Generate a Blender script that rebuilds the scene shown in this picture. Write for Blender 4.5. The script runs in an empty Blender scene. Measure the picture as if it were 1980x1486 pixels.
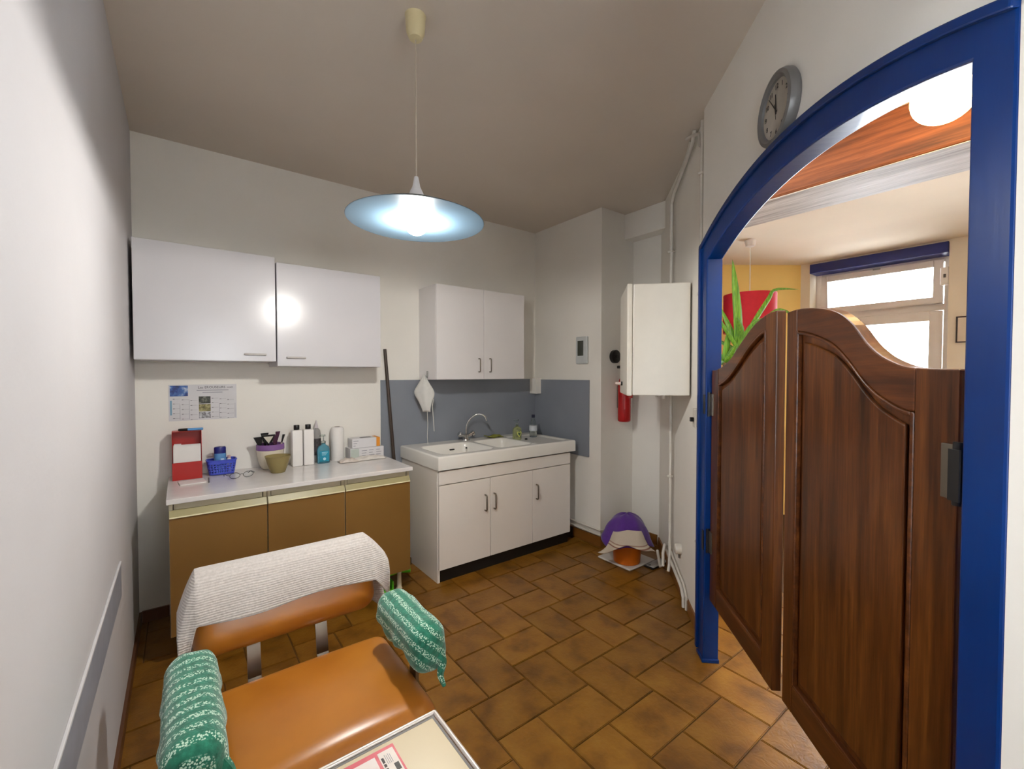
import bpy, bmesh, math, random
from mathutils import Matrix, Vector, noise
random.seed(7)
PI = math.pi
scene = bpy.context.scene
COL = scene.collection

# ---------------------------------------------------------------- camera, world, exposure
cam_data = bpy.data.cameras.new('camera')
cam_data.sensor_width = 36.0
cam_data.lens = 846.0 / 1980.0 * 36.0
cam_data.clip_start = 0.02
cam = bpy.data.objects.new('camera', cam_data)
cam.location = (0, 0, 1.5)
cam.rotation_euler = (math.radians(90 - 1.35), 0, math.radians(-37.22))
COL.objects.link(cam)
scene.camera = cam
world = bpy.data.worlds.new('overcast_sky')
scene.world = world
world.use_nodes = True
_bg = world.node_tree.nodes['Background']
_bg.inputs[0].default_value = (0.86, 0.93, 1.0, 1)
_bg.inputs[1].default_value = 18.0
vs = scene.view_settings
vs.view_transform = 'Standard'
vs.look = 'None'
vs.exposure = 0.0
vs.gamma = 1.0
vs.use_curve_mapping = False
BULB = 800.0      # pendant bulb radiance (its own light)
GLOBE = 38.0

# ---------------------------------------------------------------- materials
def lin(c):
    c = c / 255.0
    return c / 12.92 if c <= 0.04045 else ((c + 0.055) / 1.055) ** 2.4
def rgb(c):
    return (lin(c[0]), lin(c[1]), lin(c[2]), 1.0)

class NT:
    def __init__(self, name):
        self.m = bpy.data.materials.new(name)
        self.m.use_nodes = True
        self.t = self.m.node_tree
        self.n = self.t.nodes
        self.b = self.n['Principled BSDF']
    def node(self, kind, **k):
        x = self.n.new(kind)
        for a, v in k.items():
            setattr(x, a, v)
        return x
    def link(self, a, b):
        self.t.links.new(a, b)
    def coords(self, scale=(1, 1, 1), out='Object', rot=(0, 0, 0)):
        tc = self.node('ShaderNodeTexCoord')
        mp = self.node('ShaderNodeMapping')
        mp.inputs['Scale'].default_value = scale
        mp.inputs['Rotation'].default_value = rot
        self.link(tc.outputs[out], mp.inputs['Vector'])
        return mp.outputs['Vector']
    def noise(self, vec, scale, detail=3.0, rough=0.5):
        x = self.node('ShaderNodeTexNoise')
        x.inputs['Scale'].default_value = scale
        x.inputs['Detail'].default_value = detail
        x.inputs['Roughness'].default_value = rough
        self.link(vec, x.inputs['Vector'])
        return x.outputs['Fac']
    def ramp(self, fac, stops):
        r = self.node('ShaderNodeValToRGB')
        e = r.color_ramp.elements
        while len(e) < len(stops):
            e.new(0.5)
        for i, (p, c) in enumerate(stops):
            e[i].position = p
            e[i].color = c if len(c) == 4 else (*c, 1)
        self.link(fac, r.inputs['Fac'])
        return r.outputs['Color']
    def mix(self, fac, a, b, mode='MIX'):
        x = self.node('ShaderNodeMix', data_type='RGBA', blend_type=mode)
        if isinstance(fac, (int, float)):
            x.inputs[0].default_value = fac
        else:
            self.link(fac, x.inputs[0])
        for sock, v in ((x.inputs[6], a), (x.inputs[7], b)):
            if isinstance(v, tuple):
                sock.default_value = v
            else:
                self.link(v, sock)
        return x.outputs[2]
    def math(self, op, a, b=None, c=None):
        x = self.node('ShaderNodeMath', operation=op)
        for i, v in enumerate((a, b, c)):
            if v is None:
                continue
            if isinstance(v, (int, float)):
                x.inputs[i].default_value = v
            else:
                self.link(v, x.inputs[i])
        return x.outputs[0]
    def bump(self, height, strength=0.2, dist=0.01):
        x = self.node('ShaderNodeBump')
        x.inputs['Strength'].default_value = strength
        x.inputs['Distance'].default_value = dist
        self.link(height, x.inputs['Height'])
        self.link(x.outputs['Normal'], self.b.inputs['Normal'])
    def base(self, v):
        s = self.b.inputs['Base Color']
        if isinstance(v, tuple):
            s.default_value = v
        else:
            self.link(v, s)
    def set(self, **k):
        names = dict(rough='Roughness', metal='Metallic', trans='Transmission Weight', ior='IOR', alpha='Alpha', coat='Coat Weight',
                     spec='Specular IOR Level', sheen='Sheen Weight', es='Emission Strength', ec='Emission Color', sss='Subsurface Weight')
        for a, v in k.items():
            self.b.inputs[names[a]].default_value = v

MATS = {}
def plain(name, c, rough=0.5, var=0.06, scale=14.0, bump=0.0, bscale=60.0, bdist=0.002, **k):
    """procedural paint/plastic: base colour with faint noise variation and optional fine relief"""
    if name in MATS:
        return MATS[name]
    t = NT(name)
    v = t.coords()
    c0 = rgb(c)
    lo = tuple(x * (1 - var) for x in c0[:3]) + (1,)
    hi = tuple(min(1, x * (1 + var)) for x in c0[:3]) + (1,)
    t.base(t.ramp(t.noise(v, scale), [(0.3, lo), (0.7, hi)]))
    t.set(rough=rough, **k)
    if bump:
        t.bump(t.noise(v, bscale, 4), bump, bdist)
    MATS[name] = t.m
    return t.m
def glow(name, c, strength):
    t = NT(name)
    v = t.coords()
    t.base(rgb(c))
    col = t.ramp(t.noise(v, 3.0), [(0.0, rgb(c)), (1.0, tuple(min(1, x * 1.02) for x in rgb(c)[:3]) + (1,))])
    t.link(col, t.b.inputs['Emission Color'])
    t.set(es=strength, rough=0.4)
    MATS[name] = t.m
    return t.m
def glassy(name, c, rough=0.05, ior=1.3, trans=1.0):
    if name in MATS:
        return MATS[name]
    t = NT(name)
    v = t.coords()
    t.base(t.mix(t.noise(v, 4.0), rgb(c), tuple(min(1, x * 1.05) for x in rgb(c)[:3]) + (1,)))
    t.set(rough=rough, trans=trans, ior=ior)
    MATS[name] = t.m
    return t.m

WALL = plain('wall_paint', (238, 234, 226), 0.85, 0.025, 2.0, 0.25, 35, 0.003)
CEIL = plain('ceiling_paint', (216, 205, 192), 0.9, 0.035, 1.3, 0.25, 12, 0.004)
CREAMWALL = plain('cream_wall_paint', (236, 222, 200), 0.85, 0.03, 2.0)
YELLOWWALL = plain('yellow_wall_paint', (250, 214, 128), 0.8, 0.03, 3.0)
WHITE_LAM = plain('white_laminate', (208, 206, 210), 0.22, 0.015, 3.0)
WHITE_SAT = plain('white_satin_board', (238, 231, 223), 0.3, 0.015, 3.0)
CREAM_LAM = plain('cream_board', (214, 206, 178), 0.45, 0.03, 6.0)
PROFILE = plain('olive_cream_profile', (168, 158, 116), 0.35, 0.02, 6.0)
LIP = plain('pale_yellow_lip_highlight', (244, 236, 196), 0.35, 0.02, 6.0)
BROWN_LAM = plain('brown_laminate', (134, 98, 46), 0.38, 0.05, 3.0)
GREY_SPLASH = plain('slate_grey_paint', (136, 141, 150), 0.35, 0.04, 4.0)
CERAMIC = plain('white_ceramic', (238, 235, 228), 0.12, 0.01, 3.0)
BLACK = plain('black_plastic', (16, 15, 16), 0.4, 0.1)
BLACK_PL = plain('black_plinth', (14, 13, 13), 0.5, 0.1)
CHROME = plain('chrome', (205, 205, 205), 0.12, 0.02, metal=1.0)
STEEL = plain('brushed_steel', (150, 146, 138), 0.3, 0.05, metal=1.0)
NICKEL = plain('dull_nickel', (120, 112, 100), 0.35, 0.05, metal=0.8)
BLUE = None
PIPE_W = plain('painted_pipe', (214, 208, 198), 0.45, 0.04, 20.0)
def mat_pane():
    t = NT('window_glass')
    tr = t.node('ShaderNodeBsdfTransparent')
    gl_ = t.node('ShaderNodeBsdfGlossy')
    gl_.inputs['Roughness'].default_value = 0.02
    fr_ = t.node('ShaderNodeFresnel')
    fr_.inputs['IOR'].default_value = 1.45
    mx = t.node('ShaderNodeMixShader')
    t.link(fr_.outputs[0], mx.inputs[0]); t.link(tr.outputs[0], mx.inputs[1]); t.link(gl_.outputs[0], mx.inputs[2])
    t.link(mx.outputs[0], t.n['Material Output'].inputs['Surface'])
    return t.m
GLASS = mat_pane()

def mat_blue():
    t = NT('blue_gloss_paint')
    v = t.coords()
    t.base(t.ramp(t.noise(v, 3.0, 4), [(0.3, rgb((0, 37, 94))), (0.75, rgb((1, 50, 116)))]))
    t.set(rough=0.34, spec=0.25, coat=0.12)
    t.bump(t.noise(t.coords((30, 30, 3)), 2.0, 3), 0.12, 0.002)
    return t.m
BLUE = mat_blue()

def mat_wood(name, dark, mid, light, axis='z', rough=0.32, gs=1.0):
    t = NT(name)
    sc = {'z': (16, 16, 0.9), 'x': (0.9, 16, 16), 'y': (16, 0.9, 16)}[axis]
    v = t.coords(tuple(a * gs for a in sc))
    n1 = t.noise(v, 1.6, 6, 0.65)
    v2 = t.coords(tuple(a * gs * 4 for a in sc))
    n2 = t.noise(v2, 2.0, 4, 0.6)
    col = t.ramp(n1, [(0.28, rgb(dark)), (0.52, rgb(mid)), (0.78, rgb(light))])
    fine = t.ramp(n2, [(0.35, (0.62, 0.58, 0.55)), (0.6, (1, 1, 1))])
    t.base(t.mix(0.8, col, fine, 'MULTIPLY'))
    t.set(rough=rough, spec=0.35)
    t.bump(n2, 0.12, 0.002)
    MATS[name] = t.m
    return t.m
DOORWOOD = mat_wood('varnished_oak', (44, 20, 5), (88, 46, 15), (124, 74, 28))
DOORWOOD_H = mat_wood('varnished_oak_rail', (54, 26, 9), (88, 46, 18), (122, 70, 30), 'x')
BEAMWOOD = mat_wood('old_beam_wood', (62, 30, 12), (122, 68, 34), (156, 100, 58), 'y', 0.6, 0.7)
DARKWOOD = mat_wood('dark_cupboard_wood', (40, 22, 12), (66, 38, 22), (90, 56, 34))

def mat_tile():
    t = NT('glazed_floor_tile')
    v = t.coords()
    info = t.node('ShaderNodeObjectInfo')
    add = t.node('ShaderNodeVectorMath', operation='ADD')
    comb = t.node('ShaderNodeCombineXYZ')
    t.link(t.math('MULTIPLY', info.outputs['Random'], 37.0), comb.inputs[0])
    t.link(t.math('MULTIPLY', info.outputs['Random'], 91.0), comb.inputs[1])
    t.link(v, add.inputs[0])
    t.link(comb.outputs[0], add.inputs[1])
    vv = add.outputs[0]
    big = t.noise(vv, 7.0, 3, 0.5)
    fine = t.noise(vv, 60.0, 4, 0.6)
    col = t.ramp(big, [(0.30, rgb((102, 64, 12))), (0.5, rgb((132, 88, 24))), (0.72, rgb((146, 102, 34)))])
    col = t.mix(0.35, col, t.ramp(fine, [(0.3, (0.72, 0.68, 0.62)), (0.65, (1, 1, 1))]), 'MULTIPLY')
    rnd = t.ramp(info.outputs['Random'], [(0.0, (0.86, 0.84, 0.8)), (1.0, (1.08, 1.06, 1.02))])
    t.base(t.mix(1.0, col, rnd, 'MULTIPLY'))
    t.set(rough=0.36, spec=0.45)
    wav = t.node('ShaderNodeTexNoise')
    wav.inputs['Scale'].default_value = 26.0
    wav.inputs['Detail'].default_value = 2.0
    wav.inputs['Distortion'].default_value = 2.2
    t.link(vv, wav.inputs['Vector'])
    t.bump(wav.outputs['Fac'], 0.32, 0.004)
    return t.m
TILE = mat_tile()
GROUT = plain('brown_grout', (92, 62, 30), 0.9, 0.15, 30)

def mat_leather():
    t = NT('caramel_leatherette')
    v = t.coords()
    t.base(t.ramp(t.noise(v, 3.5, 4), [(0.3, rgb((166, 100, 30))), (0.7, rgb((190, 122, 44)))]))
    t.set(rough=0.3, spec=0.5)
    t.bump(t.noise(v, 240.0, 2), 0.06, 0.001)
    return t.m
LEATHER = mat_leather()

def mat_green(name, axis):
    """green towelling with stippled pale stripes; axis = coordinate the stripes repeat along"""
    t = NT(name)
    v = t.coords()
    sep = t.node('ShaderNodeSeparateXYZ')
    t.link(v, sep.inputs[0])
    wob = t.noise(v, 9.0, 2)
    base_ = sep.outputs[1] if axis == 1 else t.math('ADD', sep.outputs[0], sep.outputs[2])
    co = t.math('ADD', base_, t.math('MULTIPLY', wob, 0.012))
    fr = t.math('FRACT', t.math('MULTIPLY', co, 28.0 if axis == 1 else 24.0))
    band = t.ramp(fr, [(0.38, (0, 0, 0)), (0.46, (1, 1, 1)), (0.86, (1, 1, 1)), (0.94, (0, 0, 0))])
    vor = t.node('ShaderNodeTexVoronoi')
    vor.inputs['Scale'].default_value = 210.0
    t.link(v, vor.inputs['Vector'])
    dots = t.ramp(vor.outputs['Distance'], [(0.42, (1, 1, 1)), (0.52, (0, 0, 0))])
    fac = t.mix(1.0, band, dots, 'MULTIPLY')
    gr = t.ramp(t.noise(v, 70.0, 3), [(0.3, rgb((18, 96, 74))), (0.7, rgb((38, 134, 106)))])
    t.base(t.mix(fac, gr, rgb((196, 226, 205))))
    t.set(rough=0.95, sheen=0.4)
    t.bump(t.noise(v, 160.0, 4), 0.5, 0.003)
    return t.m
GREEN_L = mat_green('green_striped_towelling_across', 1)
GREEN_R = mat_green('green_striped_towelling_along', 0)

def mat_towel():
    t = NT('white_ribbed_towel')
    v = t.coords()
    sep = t.node('ShaderNodeSeparateXYZ')
    t.link(v, sep.inputs[0])
    z = t.math('ADD', sep.outputs[2], t.math('MULTIPLY', t.noise(v, 14, 2), 0.004))
    rib = t.math('SINE', t.math('MULTIPLY', z, 900.0))
    t.base(t.ramp(t.noise(v, 120.0, 3), [(0.3, rgb((186, 179, 174))), (0.7, rgb((206, 199, 194)))]))
    t.set(rough=0.95, sheen=0.3)
    t.bump(t.math('ADD', rib, t.math('MULTIPLY', t.noise(v, 180, 3), 1.2)), 0.35, 0.0015)
    return t.m
TOWEL = mat_towel()

# ---------------------------------------------------------------- mesh helpers
class B:
    """collects the faces of ONE mesh part"""
    def __init__(self):
        self.v, self.f = [], []
    def add(self, verts, faces):
        o = len(self.v)
        self.v += [tuple(p) for p in verts]
        self.f += [tuple(i + o for i in f) for f in faces]
        return self
    def box(self, x0, x1, y0, y1, z0, z1):
        vs_ = [(x, y, z) for z in (z0, z1) for y in (y0, y1) for x in (x0, x1)]
        return self.add(vs_, [(0, 2, 3, 1), (4, 5, 7, 6), (0, 1, 5, 4), (2, 6, 7, 3), (0, 4, 6, 2), (1, 3, 7, 5)])
    def tube(self, pts, r, n=10, cap=True):
        pts = [Vector(p) for p in pts]
        rs = r if isinstance(r, (list, tuple)) else [r] * len(pts)
        rings, prev = [], None
        for i, p in enumerate(pts):
            t = (pts[min(i + 1, len(pts) - 1)] - pts[max(i - 1, 0)])
            t = t.normalized() if t.length > 1e-9 else Vector((0, 0, 1))
            if prev is None:
                a = t.orthogonal().normalized()
            else:
                a = (prev - t * prev.dot(t))
                a = a.normalized() if a.length > 1e-6 else t.orthogonal().normalized()
            prev = a
            b = t.cross(a)
            rings.append([p + (a * math.cos(2 * PI * k / n) + b * math.sin(2 * PI * k / n)) * rs[i] for k in range(n)])
        vs_ = [q for ring in rings for q in ring]
        fs = []
        for i in range(len(pts) - 1):
            for k in range(n):
                k2 = (k + 1) % n
                fs.append((i * n + k, i * n + k2, (i + 1) * n + k2, (i + 1) * n + k))
        if cap:
            fs.append(tuple(range(n - 1, -1, -1)))
            fs.append(tuple((len(pts) - 1) * n + k for k in range(n)))
        return self.add(vs_, fs)
    def lathe(self, prof, c=(0, 0, 0), n=28, sx=1.0, sy=1.0):
        """prof: (r, z) from bottom to top"""
        vs_, fs = [], []
        for r, z in prof:
            for k in range(n):
                a = 2 * PI * k / n
                vs_.append((c[0] + r * sx * math.cos(a), c[1] + r * sy * math.sin(a), c[2] + z))
        for i in range(len(prof) - 1):
            for k in range(n):
                k2 = (k + 1) % n
                fs.append((i * n + k, i * n + k2, (i + 1) * n + k2, (i + 1) * n + k))
        if prof[0][0] > 1e-5:
            fs.append(tuple(range(n - 1, -1, -1)))
        if prof[-1][0] > 1e-5:
            fs.append(tuple((len(prof) - 1) * n + k for k in range(n)))
        return self.add(vs_, fs)
    def grid(self, fn, nu, nv):
        vs_ = [fn(i / nu, j / nv) for j in range(nv + 1) for i in range(nu + 1)]
        fs = [(j * (nu + 1) + i, j * (nu + 1) + i + 1, (j + 1) * (nu + 1) + i + 1, (j + 1) * (nu + 1) + i) for j in range(nv) for i in range(nu)]
        return self.add(vs_, fs)
    def strip(self, ts, bot, top, y0, y1):
        """slab in the (x,z) plane between two curves, thickness y0..y1"""
        n = len(ts)
        vs_ = []
        for y in (y0, y1):
            vs_ += [(t, y, bot(t)) for t in ts] + [(t, y, top(t)) for t in ts]
        fs = []
        for i in range(n - 1):
            a, b, c, d = i, i + 1, n + i + 1, n + i
            fs.append((a, b, c, d))
            fs.append((2 * n + a, 2 * n + d, 2 * n + c, 2 * n + b))
            fs.append((a, 2 * n + a, 2 * n + b, b))
            fs.append((d, c, 2 * n + c, 2 * n + d))
        fs.append((0, n, 3 * n, 2 * n))
        fs.append((n - 1, 3 * n - 1, 4 * n - 1, 2 * n - 1))
        return self.add(vs_, fs)
    def prism(self, pts, z0, z1):
        n = len(pts)
        vs_ = [(x, y, z0) for x, y in pts] + [(x, y, z1) for x, y in pts]
        return self.add(vs_, [tuple(range(n - 1, -1, -1)), tuple(range(n, 2 * n))] + [(i, (i + 1) % n, n + (i + 1) % n, n + i) for i in range(n)])
    def roundbox(self, c, h, r, mid=6, seg=5, M=None, fn=None):
        def axis(hh):
            e = [-hh + r * (1 - math.cos(PI / 2 * k / seg)) for k in range(seg)]
            m = [-hh + r + (2 * hh - 2 * r) * k / mid for k in range(mid + 1)]
            return e + m + [-x for x in reversed(e)]
        ax = [axis(q) for q in h]
        idx, vs_, fs = {}, [], []
        def vert(p):
            key = tuple(round(q, 6) for q in p)
            if key not in idx:
                inner = [max(-(h[i] - r), min(h[i] - r, p[i])) for i in range(3)]
                d = Vector([p[i] - inner[i] for i in range(3)])
                d = d.normalized() * r if d.length > 1e-9 else d
                q = Vector(inner) + d
                if fn:
                    q = Vector(fn(q))
                if M is not None:
                    q = M @ q
                idx[key] = len(vs_)
                vs_.append((q[0] + c[0], q[1] + c[1], q[2] + c[2]))
            return idx[key]
        for a in range(3):
            u, w = [(1, 2), (2, 0), (0, 1)][a]
            for s in (-1, 1):
                for i in range(len(ax[u]) - 1):
                    for j in range(len(ax[w]) - 1):
                        q = []
                        for di, dj in ((0, 0), (1, 0), (1, 1), (0, 1)):
                            p = [0, 0, 0]
                            p[a] = s * h[a]
                            p[u] = ax[u][i + di]
                            p[w] = ax[w][j + dj]
                            q.append(vert(p))
                        fs.append(tuple(q) if s > 0 else tuple(reversed(q)))
        return self.add(vs_, fs)

def tag(o, label=None, cat=None, group=None, kind=None):
    if label: o['label'] = label
    if cat: o['category'] = cat
    if group: o['group'] = group
    if kind: o['kind'] = kind
    return o
def put(o, parent=None, F=None):
    COL.objects.link(o)
    if F is not None:
        o.matrix_basis = F
    if parent is not None:
        o.parent = parent
        o.matrix_parent_inverse = parent['_w'] if False else PW[parent.name]
    PW[o.name] = (F if F is not None else Matrix.Identity(4)).inverted()
    return o
PW = {}
def obj(name, b, mat, parent=None, F=None, bevel=0.0, smooth=False, solid=0.0, seg=2, sub=0):
    me = bpy.data.meshes.new(name)
    me.from_pydata(b.v, [], b.f)
    me.validate()
    bm = bmesh.new()
    bm.from_mesh(me)
    bmesh.ops.remove_doubles(bm, verts=bm.verts, dist=1e-6)
    if not solid:
        bmesh.ops.recalc_face_normals(bm, faces=bm.faces)
    if smooth:
        for f in bm.faces:
            f.smooth = True
        for e in bm.edges:
            if len(e.link_faces) == 2 and e.calc_face_angle(0) > math.radians(42):
                e.smooth = False
    bm.to_mesh(me)
    bm.free()
    me.materials.append(mat)
    o = bpy.data.objects.new(name, me)
    put(o, parent, F)
    if solid:
        m = o.modifiers.new('thickness', 'SOLIDIFY')
        m.thickness = solid
        m.offset = 0
    if bevel:
        m = o.modifiers.new('edges', 'BEVEL')
        m.width = bevel
        m.segments = seg
        m.limit_method = 'ANGLE'
        m.angle_limit = math.radians(40)
    if sub:
        m = o.modifiers.new('smooth', 'SUBSURF')
        m.levels = sub
        m.render_levels = sub
    return o
def thing(name, label, cat, loc, group=None, rotz=0.0, kind=None):
    o = bpy.data.objects.new(name, None)
    o.empty_display_size = 0.05
    F = Matrix.Translation(Vector(loc)) @ Matrix.Rotation(rotz, 4, 'Z')
    put(o, None, F)
    return tag(o, label, cat, group, kind)
def one(name, b, mat, label, cat, group=None, **k):
    return tag(obj(name, b, mat, **k), label, cat, group)
def struct(name, b, mat, label=None, cat=None, **k):
    return tag(obj(name, b, mat, **k), label, cat, None, 'structure')
def text_part(name, s, size, F, mat, parent, align='CENTER', shear=0.0):
    cu = bpy.data.curves.new(name, 'FONT')
    cu.body = s
    cu.size = size
    cu.align_x = align
    cu.align_y = 'CENTER'
    cu.extrude = 0.0004
    cu.shear = shear
    tmp = bpy.data.objects.new('tmp', cu)
    COL.objects.link(tmp)
    dg = bpy.context.evaluated_depsgraph_get()
    me = bpy.data.meshes.new_from_object(tmp.evaluated_get(dg))
    bpy.data.objects.remove(tmp)
    me.name = name
    me.materials.clear()
    me.materials.append(mat)
    o = bpy.data.objects.new(name, me)
    return put(o, parent, F)
def spline(pts, x):
    """smooth interpolation through (x, y) points (monotone-ish Hermite)"""
    if x <= pts[0][0]: return pts[0][1]
    if x >= pts[-1][0]: return pts[-1][1]
    for i in range(len(pts) - 1):
        x0, y0 = pts[i]
        x1, y1 = pts[i + 1]
        if x0 <= x <= x1:
            def sl(j):
                if j <= 0 or j >= len(pts) - 1: return 0.0
                return (pts[j + 1][1] - pts[j - 1][1]) / (pts[j + 1][0] - pts[j - 1][0])
            h = x1 - x0
            u = (x - x0) / h
            return (2 * u**3 - 3 * u**2 + 1) * y0 + (u**3 - 2 * u**2 + u) * h * sl(i) + (-2 * u**3 + 3 * u**2) * y1 + (u**3 - u**2) * h * sl(i + 1)
def frange(a, b, n):
    return [a + (b - a) * i / n for i in range(n + 1)]
def arc3(p, q, r):
    """z(x) of the circle through three (x, z) points"""
    (x1, y1), (x2, y2), (x3, y3) = p, q, r
    d = 2 * (x1 * (y2 - y3) + x2 * (y3 - y1) + x3 * (y1 - y2))
    ux = ((x1**2 + y1**2) * (y2 - y3) + (x2**2 + y2**2) * (y3 - y1) + (x3**2 + y3**2) * (y1 - y2)) / d
    uy = ((x1**2 + y1**2) * (x3 - x2) + (x2**2 + y2**2) * (x1 - x3) + (x3**2 + y3**2) * (x2 - x1)) / d
    R = math.hypot(x1 - ux, y1 - uy)
    return lambda x: uy + math.sqrt(max(0.0, R * R - (x - ux)**2))
def frame2d(o, ex, ey):
    return Matrix(((ex[0], ey[0], 0, o[0]), (ex[1], ey[1], 0, o[1]), (0, 0, 1, 0), (0, 0, 0, 1)))

# ---------------------------------------------------------------- room dimensions (metres)
XL, YB, H = -0.213, 3.43, 2.93          # left wall, back wall, ceiling
XT, YT = 2.90, 2.545                    # side wall with the thermostat, and its near corner
XR = 3.334                              # recess wall
H2, XW = 2.65, 5.24                     # next room: ceiling and window wall
# door wall frame: x runs from the far post towards the near post, y into the next room
FD = frame2d((2.337, 1.388), (-0.68104, -0.73224), (0.73224, -0.68104))
# boiler wall frame: x runs away from the camera, y out of the wall into the room
FB = frame2d((2.5234, 1.4825), (0.7244, 0.6893), (-0.6893, 0.7244))

# ---------------------------------------------------------------- floor with herringbone tiles
floor = struct('floor', B().box(-0.45, 5.7, -1.8, 3.7, -0.06, -0.007), GROUT, 'floor of brown glazed tiles laid in a herringbone', 'floor')
U = 0.108
tile_b = B().box(0.0025, 3 * U - 0.0025, 0.0025, 2 * U - 0.0025, -0.008, 0.0)
tile_me = None
tile_n = 0
def inside(x, y):
    if not (-0.36 < x < 4.4 and 0.2 < y < 3.5): return False
    if x > 3.0 and y > 2.62: return False
    # seen from the camera side or just beyond the swing doors
    dx, dy = x - 2.337, y - 1.388
    ly = dx * 0.73224 - dy * 0.68104
    lt = -dx * 0.68104 - dy * 0.73224
    if ly > 0.95: return False
    if ly > 0.25 and lt < -0.45: return False
    if x < 0.7 and y < 0.95: return False
    return True
for i in range(-22, 23):
    for j in range(-14, 15):
        ox, oy = 1.556 + U * (2 * i + 3 * j), 1.545 + U * (-2 * i + 3 * j)
        for kind in (0, 1):
            cx, cy = (ox + 1.5 * U, oy + U) if kind == 0 else (ox + 4 * U, oy + 1.5 * U)
            if not inside(cx, cy): continue
            if tile_me is None:
                first = obj('tile', tile_b, TILE, floor, bevel=0.0)
                tile_me = first.data
                bm = bmesh.new(); bm.from_mesh(tile_me)
                bmesh.ops.bevel(bm, geom=[e for e in bm.edges if all(v.co.z > -0.001 for v in e.verts)], offset=0.003, segments=2, affect='EDGES')
                bm.to_mesh(tile_me); bm.free()
                o = first
            else:
                o = bpy.data.objects.new('tile', tile_me)
                put(o, floor)
            dz = random.uniform(-0.0006, 0.0006)
            if kind == 0:
                o.matrix_basis = Matrix.Translation((ox, oy, dz))
            else:
                o.matrix_basis = Matrix.Translation((ox + 5 * U, oy, dz)) @ Matrix.Rotation(PI / 2, 4, 'Z')
            tile_n += 1

# ---------------------------------------------------------------- walls and ceilings
struct('wall_left', B().box(XL - 0.1, XL, -0.38, YB + 0.1, 0, H).box(XL - 0.1, XL, -1.6, -1.5, 0, H).box(XL - 0.1, XL, -1.5, -0.38, 0, 0.8).box(XL - 0.1, XL, -1.5, -0.38, 2.25, H), plain('dimmed_lavender_wall_paint', (200, 197, 199), 0.85, 0.025, 2.0, 0.25, 35, 0.003))  # lavender tint, darkened in colour to offset the strong pendant light
struct('wall_back', B().box(XL, XT, YB, YB + 0.1, 0, H), WALL)
struct('wall_right_column', B().box(XT, XR + 0.1, YT, YB + 0.1, 0, H), WALL)
struct('wall_right_recess', B().box(XR, XR + 0.1, 2.0, YT, 0, H), WALL)
struct('trim_beam_casing', B().box(3.205, XR, 2.02, YT, 2.705, H), WALL, bevel=0.006)
struct('wall_right_boiler', B().box(-0.345, 1.13, -0.06, 0.0, 0, H), WALL, F=FB)
struct('wall_behind', B().box(XL, 0.20, -1.7, -1.6, 0, H).box(0.70, 1.1, -1.7, -1.6, 0, H).box(0.20, 0.70, -1.7, -1.6, 0, 1.3).box(0.20, 0.70, -1.7, -1.6, 2.1, H), WALL)
struct('wall_behind_side', B().box(0.985, 1.045, -1.6, -0.06, 0, H), WALL)
struct('ceiling', B().prism([(XL, -1.6), (1.05, -1.6), (1.05, 0.0), (2.37, 1.25), (3.38, 2.2), (3.38, 2.6), (2.95, 2.6), (2.95, YB), (XL, YB)], H, H + 0.08), CEIL)

# door wall with its arched opening (door frame coordinates: t along, z up)
outer = arc3((0.19, 2.165), (0.86, 2.302), (1.785, 2.122))
inner = arc3((0.275, 2.085), (0.97, 2.204), (1.70, 2.080))
W0, W1 = 0.030, 0.078
hole = lambda t: (outer(t) + inner(t)) / 2
wb = B().box(0.115, 0.235, W0, W1, 0, H).box(1.745, 1.7852, W0, W1, 0, H).box(1.7852, 1.96, 0.003, W1, 0, H)
wb.strip(frange(0.235, 1.745, 32), hole, lambda t: H, W0, W1)
struct('wall_right_doorway', wb, WALL, F=FD)

# blue casing round the opening
fr = struct('door_frame', B().strip(frange(0.19, 1.785, 40), inner, outer, 0.0, 0.078), BLUE, 'blue painted arched wooden door frame', 'door frame', F=FD, bevel=0.006)
obj('post', B().box(0.19, 0.275, 0.0, 0.078, 0.0, 2.166), BLUE, fr, FD, 0.006)
obj('post', B().box(1.70, 1.785, 0.0, 0.078, 0.0, 2.124), BLUE, fr, FD, 0.006)
obj('edge_moulding', B().strip(frange(0.176, 1.784, 40), lambda t: outer(min(max(t, .19), 1.785)) - 0.012, lambda t: outer(min(max(t, .19), 1.785)) + 0.012, -0.012, 0.03), BLUE, fr, FD, 0.004)
obj('edge_moulding', B().box(0.174, 0.200, -0.012, 0.03, 0.03, 2.17), BLUE, fr, FD, 0.004)
obj('foot_block', B().box(0.184, 0.281, -0.006, 0.080, 0.0, 0.02), BLUE, fr, FD, 0.003)

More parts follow.
